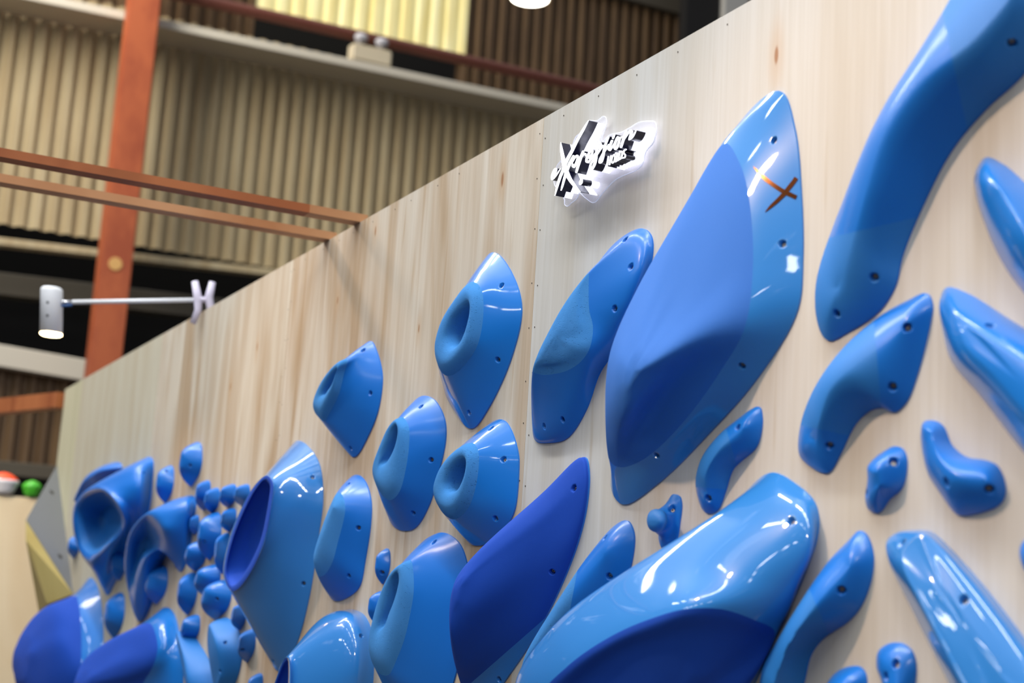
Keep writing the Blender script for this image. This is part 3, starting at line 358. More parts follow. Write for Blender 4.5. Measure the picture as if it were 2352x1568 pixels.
 {'kind':'loft','N':128,'L':[[(-2204,2189,5),(-2152,2172,5),(-2028,2095,5),(-1918,2029,5),(-1758,1933,5),(-1673,1853,5),(-1659,1746,5),(-1728,1678,5),(-1853,1717,5),(-1991,1838,5),(-2106,1958,5),(-2187,2039,5),(-2210,2094,5),(-2221,2166,5)],[(-2178,2172,22),(-2132,2153,24),(-2018,2085,26),(-1909,2017,26),(-1758,1927,26),(-1681,1851,26),(-1666,1759,26),(-1727,1697,26),(-1826,1728,35),(-1957,1841,38),(-2072,1959,38),(-2149,2032,35),(-2181,2091,30),(-2197,2155,24)],[(-2121,2123,62),(-2084,2106,66),(-1985,2049,74),(-1877,1983,80),(-1764,1910,80),(-1712,1848,80),(-1696,1790,80),(-1731,1757,80),(-1802,1782,80),(-1916,1872,80),(-2013,1964,78),(-2090,2030,74),(-2121,2073,68),(-2132,2111,62)],[(-2075,2083,78),(-2056,2074,80),(-1982,2030,88),(-1874,1965,94),(-1788,1904,94),(-1743,1849,94),(-1739,1820,94),(-1762,1807,94),(-1817,1832,94),(-1902,1899,94),(-1983,1978,92),(-2049,2031,88),(-2072,2055,84),(-2082,2076,80)]],'sub':[6,8,7],'bolts':[(-2028,-60,2080,0.43,-0.45,0.78)],'mats':('gloss',),'label':'large straight blue bar hold slanting down to the right edge, right of the hooked slug','group':'blue slug-shaped holds'},
 {'kind':'bump','N':96,'B':[(-2234,1927),(-2210,1913),(-2189,1877),(-2150,1851),(-2092,1839),(-2066,1826),(-2049,1792),(-2051,1768),(-2068,1753),(-2144,1739),(-2171,1742),(-2220,1789),(-2251,1827),(-2271,1900),(-2265,1926)],'T':[(-2201,1895,40),(-2163,1841,55),(-2109,1804,60),(-2061,1799,40)],'p':1.9,'bolts':[(-2058,-31,1781,0.73,-0.62,-0.29),(-2144,-55,1796,-0.2,-0.94,-0.27)],'mats':('satin',),'label':'small blue L-shaped hold under the slanting bar hold at right','group':'blue slug-shaped holds'},
 {'kind':'bump','N':80,'B':[(-2349,1885),(-2325,1877),(-2314,1857),(-2317,1820),(-2328,1798),(-2364,1777),(-2390,1754),(-2406,1752),(-2428,1764),(-2435,1787),(-2426,1818),(-2427,1849),(-2406,1866),(-2377,1878)],'T':[(-2347,1827,52),(-2344,1804,45)],'p':1.8,'bolts':[(-2324,-27,1850,0.73,-0.62,0.29),(-2410,-23,1791,-0.52,-0.85,-0.1)],'mats':('satin',),'label':'small knobby blue hold between the hooked slug and the L-shaped hold','group':'blue slug-shaped holds'},
 {'kind':'bump','N':96,'B':[(-2815,2011),(-2804,1988),(-2804,1958),(-2821,1919),(-2881,1889),(-2915,1869),(-2941,1819),(-2967,1779),(-3008,1771),(-3033,1783),(-3059,1824),(-3065,1859),(-3042,1908),(-2983,1952),(-2904,1987)],'T':[(-2824,1956,42),(-2894,1909,58),(-2957,1851,52),(-2973,1818,35)],'p':1.8,'bolts':[(-2844,-42,1961,0.11,-0.95,0.3),(-2972,-30,1803,0.26,-0.83,-0.49)],'cuts':[((-1238,-1184,1698),(0.5738,0.7582,0.3097)),((-1260,-1204,1639),(0.0954,-0.0212,0.9952))],'mats':('satin','satin2'),'label':'short curved blue slug just right of the bottom tip of the shark-fin wedge','group':'blue slug-shaped holds'},
 {'kind':'loft','N':80,'L':[[(-3165,1824,5),(-3135,1816,5),(-3126,1795,5),(-3131,1757,5),(-3143,1710,5),(-3175,1691,5),(-3201,1687,5),(-3222,1713,5),(-3222,1749,5),(-3209,1787,5),(-3186,1810,5)],[(-3166,1807,14),(-3145,1797,13),(-3141,1779,12),(-3147,1752,12),(-3161,1722,12),(-3177,1709,14),(-3192,1712,16),(-3202,1729,18),(-3202,1753,18),(-3195,1780,16),(-3180,1798,15)],[(-3177,1784,34),(-3156,1779,33),(-3145,1768,32),(-3144,1750,32),(-3155,1736,32),(-3171,1727,34),(-3192,1728,35),(-3207,1736,36),(-3213,1754,36),(-3206,1771,36),(-3194,1781,35)],[(-3163,1783,52),(-3137,1777,52),(-3122,1765,52),(-3119,1748,52),(-3129,1734,52),(-3151,1726,52),(-3179,1729,52),(-3198,1739,52),(-3206,1756,52),(-3201,1772,52),(-3185,1781,52)],[(-3152,1770,66),(-3136,1766,66),(-3127,1759,66),(-3124,1749,66),(-3132,1741,66),(-3145,1737,66),(-3161,1738,66),(-3172,1745,66),(-3177,1754,66),(-3174,1763,66),(-3164,1768,66)],[(-3149,1757,70),(-3144,1756,70),(-3142,1755,70),(-3142,1752,70),(-3144,1751,70),(-3148,1751,70),(-3150,1752,70),(-3152,1752,70),(-3154,1753,70),(-3152,1755,70),(-3150,1756,70)]],'sub':[4,6,5,4,4],'split':2,'bolts':[(-3147,-18,1787,0.56,-0.71,0.43)],'mats':('satin','satin2'),'label':'tiny blue ball-ended hold above the huge half-tube hold','group':'small blue jib holds'},
 {'kind':'bump','N':112,'B':[(-2452,1717),(-2429,1706),(-2410,1666),(-2415,1618),(-2445,1563),(-2486,1530),(-2562,1495),(-2605,1456),(-2629,1391),(-2667,1329),(-2727,1306),(-2772,1339),(-2772,1410),(-2724,1478),(-2639,1565),(-2553,1652),(-2490,1694)],'T':[(-2433,1641,45),(-2491,1568,75),(-2568,1481,85),(-2630,1402,75)],'p':1.8,'bolts':[(-2450,-49,1592,0.69,-0.67,-0.28)],'cuts':[((-1222,-1088,1545),(0.5664,0.7071,0.4234))],'mats':('satin','satin2'),'label':'blue S-curved slug leaning on the right side of the huge half-tube hold','group':'blue slug-shaped holds'},
 {'kind':'loft','N':128,'L':[[(-2286,1715,5),(-2249,1713,5),(-2223,1700,5),(-2115,1618,5),(-1997,1511,5),(-1876,1395,5),(-1858,1340,5),(-1915,1291,5),(-2023,1286,5),(-2119,1344,5),(-2204,1452,5),(-2296,1568,5),(-2355,1652,5),(-2362,1696,5),(-2337,1711,5)],[(-2267,1711,24),(-2233,1709,24),(-2207,1695,24),(-2105,1617,24),(-1989,1509,24),(-1877,1395,24),(-1863,1346,24),(-1911,1306,24),(-2009,1302,24),(-2110,1360,26),(-2188,1460,28),(-2274,1575,30),(-2332,1655,30),(-2339,1689,28),(-2311,1706,25)],[(-2221,1702,46),(-2211,1700,44),(-2194,1690,40),(-2108,1621,36),(-1996,1515,36),(-1903,1414,36),(-1881,1358,40),(-1915,1333,55),(-1981,1337,68),(-2062,1408,78),(-2118,1481,80),(-2195,1574,76),(-2249,1639,70),(-2258,1666,62),(-2241,1692,52)],[(-2212,1691,52),(-2207,1690,50),(-2194,1680,48),(-2111,1612,48),(-2003,1509,48),(-1916,1420,48),(-1893,1378,52),(-1917,1354,62),(-1969,1357,72),(-2050,1422,80),(-2105,1489,82),(-2179,1577,79),(-2229,1637,73),(-2239,1659,66),(-2226,1683,56)],[(-2153,1607,66),(-2149,1607,65),(-2143,1603,64),(-2107,1572,65),(-2045,1512,66),(-1993,1454,66),(-1982,1440,67),(-1990,1430,69),(-2014,1434,71),(-2057,1475,75),(-2092,1514,75),(-2129,1559,73),(-2149,1591,71),(-2154,1601,69),(-2155,1605,67)]],'sub':[4,8,4,8],'bolts':[(-2271,-50,1685,-0.22,-0.85,0.48),(-2095,-57,1579,0.34,-0.86,0.38)],'mats':('mirror',),'label':'shiny flat-topped blue bar hold with bright white reflections at the lower right','group':'blue slug-shaped holds'},
 {'kind':'bump','N':80,'B':[(-2362,1490),(-2319,1494),(-2291,1479),(-2281,1456),(-2285,1414),(-2305,1376),(-2336,1357),(-2362,1380),(-2376,1417),(-2392,1445),(-2389,1473)],'T':[(-2313,1441,32),(-2301,1408,35)],'p':2.2,'bolts':[(-2308,-30,1454,0.28,-0.92,0.26),(-2335,-29,1428,-0.25,-0.97,-0.04)],'mats':('satin',),'label':'small blue hold with two bolts at the bottom edge, left of the shiny bar hold','group':'small blue jib holds'},
 {'kind':'bump','N':80,'B':[(-2469,1442),(-2442,1441),(-2426,1425),(-2427,1383),(-2459,1338),(-2521,1315),(-2552,1339),(-2555,1383),(-2538,1411),(-2510,1430)],'T':[(-2447,1389,50)],'p':1.9,'bolts':[],'mats':('satin',),'label':'rounded tip of a blue hold at the bottom edge, right of the S-curved slug','group':'small blue jib holds'},
 {'kind':'bump','N':64,'B':[(-1992,1693),(-1951,1689),(-1931,1651),(-1961,1620),(-1997,1634),(-2011,1665),(-2007,1682)],'T':[(-1952,1652,35)],'p':2,'bolts':[],'mats':('satin',),'label':'sliver of a blue hold at the right edge beside the shiny bar hold','group':'small blue jib holds'},
 {'kind':'bump','N':96,'B':[(-2099,2431),(-2058,2410),(-2006,2364),(-1947,2302),(-1897,2218),(-1887,2120),(-1928,2078),(-1999,2145),(-2055,2215),(-2092,2282),(-2122,2359),(-2125,2408)],'T':[(-1985,2323,75),(-1922,2233,85),(-1896,2159,70)],'p':1.8,'bolts':[(-2106,-23,2385,-0.58,-0.81,0.08)],'mats':('gloss',),'label':'blue hold at the right edge, between the longest banana and the slanting bar','group':'blue slug-shaped holds'},
 {'kind':'bump','N':64,'B':[(-5042,1713),(-5017,1702),(-5008,1677),(-5005,1649),(-5015,1621),(-5043,1595),(-5058,1586),(-5076,1596),(-5088,1626),(-5093,1662),(-5083,1694)],'T':[(-5035,1672,42),(-5039,1644,42)],'p':2,'M':16,'bolts':[(-5024,-23,1625,0.62,-0.64,-0.45)],'mats':('satin',),'label':'small blue jib right of the blunt ridge hold, above the slit-pocket hold','group':'small blue jib holds'},
 {'kind':'bump','N':64,'B':[(-5072,1561),(-5046,1552),(-5036,1529),(-5034,1504),(-5046,1478),(-5077,1453),(-5094,1445),(-5113,1453),(-5125,1481),(-5129,1513),(-5118,1543)],'T':[(-5073,1524,42),(-5078,1498,42)],'p':2,'M':16,'bolts':[],'mats':('satin',),'label':'small blue jib half hidden by the slit-pocket hold','group':'small blue jib holds'},
 {'kind':'bump','N':64,'B':[(-10860,1880),(-10784,1866),(-10751,1832),(-10739,1796),(-10764,1761),(-10845,1727),(-10889,1716),(-10943,1729),(-10986,1770),(-11004,1816),(-10981,1858)],'T':[(-10759,1824,70),(-10766,1788,70)],'p':2.0,'M':16,'bolts':[],'mats':('satin',),'label':'little blue knob sticking out at the left under the wide-mouthed jug','group':'small blue jib holds'},
 {'kind':'bump','N':64,'B':[(-8371,2219),(-8298,2198),(-8268,2154),(-8257,2107),(-8281,2062),(-8359,2021),(-8402,2008),(-8453,2027),(-8493,2080),(-8510,2141),(-8488,2194)],'T':[(-8299,2144,80),(-8305,2098,80)],'p':2.0,'M':16,'bolts':[(-8294,-40,2179,0.63,-0.38,0.67)],'mats':('satin',),'label':'small teardrop hold, lower of the two right above the arched jug','group':'small blue jib holds'},
 {'kind':'bump','N':64,'B':[(-7828,2309),(-7743,2283),(-7711,2234),(-7701,2182),(-7733,2133),(-7827,2089),(-7878,2075),(-7938,2097),(-7982,2157),(-7997,2225),(-7967,2283)],'T':[(-7782,2226,90),(-7794,2175,90)],'p':2.0,'M':16,'bolts':[(-7737,-54,2173,0.71,-0.62,-0.33)],'mats':('satin',),'label':'small teardrop hold, topmost on the left half of the wall','group':'small blue jib holds'},
 {'kind':'bump','N':64,'B':[(-8302,1658),(-8211,1641),(-8177,1600),(-8170,1555),(-8207,1509),(-8312,1464),(-8369,1448),(-8434,1464),(-8479,1514),(-8493,1573),(-8457,1627)],'T':[(-8310,1591,80),(-8325,1545,80)],'p':2.0,'M':16,'bolts':[(-8236,-19,1643,0.31,-0.55,0.78)],'mats':('satin',),'label':'small teardrop hold under the arch of the light blue jug','group':'small blue jib holds'},
 {'kind':'bump','N':64,'B':[(-9297,1500),(-9192,1480),(-9147,1426),(-9131,1366),(-9164,1306),(-9273,1245),(-9333,1223),(-9408,1242),(-9467,1307),(-9493,1385),(-9463,1456)],'T':[(-9292,1413,80),(-9301,1352,80)],'p':2.0,'M':16,'bolts':[(-9218,-33,1469,0.36,-0.68,0.64)],'mats':('satin',),'label':'small teardrop hold between the two big dark macros at the left','group':'small blue jib holds'},
 {'kind':'bump','N':64,'B':[(-9339,1780),(-9263,1762),(-9229,1720),(-9216,1675),(-9240,1629),(-9319,1586),(-9362,1571),(-9417,1587),(-9460,1638),(-9480,1697),(-9459,1750)],'T':[(-9191,1710,90),(-9196,1665,90)],'p':2.0,'M':16,'bolts':[],'mats':('satin',),'label':'dark small knob peeking out left of the arched jug','group':'small blue jib holds'},
 {'kind':'bump','N':64,'B':[(-7553,2092),(-7505,2077),(-7485,2045),(-7479,2011),(-7495,1978),(-7547,1947),(-7576,1937),(-7610,1951),(-7635,1990),(-7646,2034),(-7630,2073)],'T':[(-7431,2033,80),(-7436,1999,80)],'p':2.0,'M':16,'bolts':[],'mats':('satin',),'label':'small knob at the upper left of the knob cluster, behind its neighbour','group':'small blue jib holds'},
 {'kind':'bump','N':64,'B':[(-7371,2045),(-7323,2033),(-7305,2006),(-7301,1977),(-7320,1949),(-7375,1924),(-7405,1916),(-7438,1928),(-7462,1960),(-7469,1997),(-7450,2030)],'T':[(-7279,1996,75),(-7286,1968,75)],'p':2.0,'M':16,'bolts':[],'mats':('satin',),'label':'small knob overlapping the upper left knob of the cluster','group':'small blue jib holds'},
 {'kind':'bump','N':64,'B':[(-7086,2049),(-7038,2037),(-7022,2013),(-7019,1988),(-7041,1963),(-7098,1941),(-7128,1934),(-7162,1945),(-7184,1974),(-7189,2007),(-7168,2035)],'T':[(-7008,2004,75),(-7017,1979,75)],'p':2.0,'M':16,'bolts':[],'mats':('satin',),'label':'small knob in the top row of the cluster, second from the tube hold','group':'small blue jib holds'},
 {'kind':'bump','N':64,'B':[(-6856,2037),(-6815,2026),(-6800,2005),(-6798,1982),(-6817,1960),(-6867,1940),(-6894,1934),(-6923,1943),(-6942,1969),(-6946,1999),(-6928,2025)],'T':[(-6765,1995,75),(-6774,1973,75)],'p':2.0,'M':16,'bolts':[],'mats':('satin',),'label':'small knob in the top row of the cluster, nearest the tube hold','group':'small blue jib holds'},
 {'kind':'bump','N':64,'B':[(-7044,1931),(-7000,1920),(-6984,1897),(-6981,1872),(-7000,1848),(-7052,1825),(-7080,1817),(-7110,1827),(-7131,1856),(-7136,1888),(-7118,1917)],'T':[(-6952,1888,75),(-6960,1863,75)],'p':2.0,'M':16,'bolts':[],'mats':('satin',),'label':'small knob in the middle of the cluster, above left of the tube mouth','group':'small blue jib holds'},
 {'kind':'bump','N':64,'B':[(-7329,1922),(-7252,1901),(-7222,1852),(-7213,1800),(-7241,1749),(-7327,1700),(-7373,1684),(-7428,1704),(-7468,1762),(-7483,1830),(-7456,1890)],'T':[(-7261,1841,95),(-7271,1790,95)],'p':2.0,'M':16,'bolts':[(-7256,-70,1768,0.61,-0.52,-0.6)],'mats':('satin',),'label':'biggest upright knob near the centre of the cluster','group':'small blue jib holds'},
 {'kind':'bump','N':64,'B':[(-7688,1919),(-7657,1909),(-7643,1888),(-7639,1866),(-7649,1843),(-7682,1822),(-7700,1816),(-7723,1824),(-7740,1850),(-7747,1879),(-7737,1905)],'T':[(-7619,1882,50),(-7622,1859,50)],'p':2.0,'M':16,'bolts':[],'mats':('satin',),'label':'tiny pale knob on the right edge of the arched jug','group':'small blue jib holds'},
 {'kind':'bump','N':64,'B':[(-7547,1786),(-7474,1772),(-7449,1740),(-7446,1706),(-7478,1672),(-7566,1639),(-7612,1628),(-7664,1641),(-7697,1679),(-7704,1724),(-7672,1764)],'T':[(-7504,1732,85),(-7519,1698,85)],'p':2.0,'M':16,'bolts':[],'mats':('satin',),'label':'dark rounded knob at the left of the cluster, below the tiny pale one','group':'small blue jib holds'},
 {'kind':'bump','N':64,'B':[(-7107,1816),(-7062,1799),(-7041,1759),(-7031,1715),(-7043,1672),(-7088,1630),(-7113,1616),(-7145,1632),(-7172,1680),(-7186,1737),(-7176,1787)],'T':[(-6966,1748,85),(-6967,1705,85)],'p':2.0,'M':16,'bolts':[],'mats':('satin',),'label':'knob half hidden behind the rim of the tube mouth','group':'small blue jib holds'},
 {'kind':'bump','N':64,'B':[(-7265,1664),(-7183,1651),(-7157,1619),(-7155,1584),(-7194,1548),(-7295,1513),(-7349,1501),(-7407,1513),(-7442,1552),(-7448,1598),(-7409,1640)],'T':[(-7254,1610,90),(-7273,1574,90)],'p':2.0,'M':16,'bolts':[],'mats':('satin',),'label':'rounded knob behind two others below the centre of the cluster','group':'small blue jib holds'},
 {'kind':'bump','N':64,'B':[(-7656,1626),(-7586,1608),(-7558,1565),(-7549,1518),(-7573,1470),(-7648,1423),(-7688,1407),(-7738,1423),(-7775,1475),(-7790,1537),(-7768,1592)],'T':[(-7562,1556,90),(-7569,1508,90)],'p':2.0,'M':16,'bolts':[],'mats':('satin',),'label':'knob at the lower left of the cluster, left of the scooped one','group':'small blue jib holds'},
 {'kind':'bump','N':64,'B':[(-7066,1592),(-6976,1577),(-6946,1539),(-6944,1497),(-6986,1454),(-7098,1411),(-7157,1396),(-7221,1410),(-7261,1456),(-7269,1511),(-7226,1561)],'T':[(-7059,1528,100),(-7079,1485,100)],'p':2.0,'M':16,'bolts':[(-6987,-57,1497,0.65,-0.67,-0.36)],'mats':('satin',),'label':'widest scooped knob in the lower cluster, left of the tube hold','group':'small blue jib holds'},
 {'kind':'bump','N':64,'B':[(-7523,1414),(-7461,1404),(-7439,1376),(-7435,1345),(-7463,1314),(-7538,1281),(-7577,1269),(-7622,1279),(-7651,1312),(-7658,1352),(-7631,1389)],'T':[(-7464,1369,80),(-7476,1338,80)],'p':2.0,'M':16,'bolts':[],'mats':('satin',),'label':'knob just below the widest scooped knob, above the ribbed slug','group':'small blue jib holds'},
 {'kind':'bump','N':64,'B':[(-6734,1485),(-6697,1476),(-6683,1452),(-6679,1426),(-6693,1399),(-6735,1372),(-6758,1363),(-6784,1372),(-6803,1400),(-6809,1435),(-6796,1465)],'T':[(-6610,1448,80),(-6615,1421,80)],'p':2.0,'M':16,'bolts':[],'mats':('satin',),'label':'knob tucked behind the lower left side of the tube hold','group':'small blue jib holds'},
 {'kind':'bump','N':96,'B':[(-6977,1414),(-6838,1382),(-6728,1339),(-6683,1282),(-6695,1195),(-6754,1124),(-6886,1037),(-7020,1047),(-7112,1161),(-7146,1302),(-7115,1385)],'T':[(-6923,1367,95),(-6785,1293,100),(-6773,1159,70)],'p':1.8,'bolts':[(-6743,-69,1306,0.62,-0.63,0.47),(-6767,-73,1177,0.31,-0.91,-0.28)],'mats':('satin2',),'label':'tall scooped blue hold with two bolts, below the knob cluster','group':'blue slug-shaped holds'},
 {'kind':'bump','N':64,'B':[(-6570,1375),(-6526,1365),(-6509,1337),(-6505,1305),(-6522,1272),(-6572,1239),(-6598,1227),(-6629,1237),(-6651,1272),(-6658,1313),(-6642,1351)],'T':[(-6491,1331,75),(-6497,1299,75)],'p':2.0,'M':16,'bolts':[(-6511,-57,1284,0.68,-0.4,-0.62)],'mats':('satin',),'label':'small blue knob with a bolt, below the left corner of the tube hold','group':'small blue jib holds'},
 {'kind':'bump','N':96,'B':[(-7640,1336),(-7400,1271),(-7219,1206),(-7123,1150),(-7079,1002),(-7214,911),(-7373,979),(-7507,1096),(-7654,1216),(-7717,1312)],'T':[(-7566,1314,80),(-7352,1217,95),(-7206,1091,95),(-7206,1011,70)],'p':1.8,'bolts':[],'mats':('satin2',),'label':'dark upright blue slug at the bottom, right of the second big macro','group':'blue slug-shaped holds'},
 {'kind':'bump','N':64,'B':[(-6401,1193),(-6363,1185),(-6348,1158),(-6344,1128),(-6358,1097),(-6401,1065),(-6424,1054),(-6450,1063),(-6470,1095),(-6477,1133),(-6463,1169)],'T':[(-6355,1153,60),(-6360,1123,60)],'p':2.0,'M':16,'bolts':[],'mats':('satin',),'label':'tip of a small blue hold at the bottom edge, below the tube hold','group':'small blue jib holds'},
 {'kind':'bump','N':64,'B':[(-11716,1365),(-11646,1352),(-11611,1316),(-11593,1275),(-11606,1234),(-11668,1194),(-11703,1179),(-11753,1192),(-11798,1236),(-11824,1288),(-11814,1335)],'T':[(-11542,1310,70),(-11539,1270,70)],'p':2.0,'M':16,'bolts':[],'mats':('satin',),'label':'dark bit of a blue hold peeking out above the leftmost big macro','group':'small blue jib holds'},
]
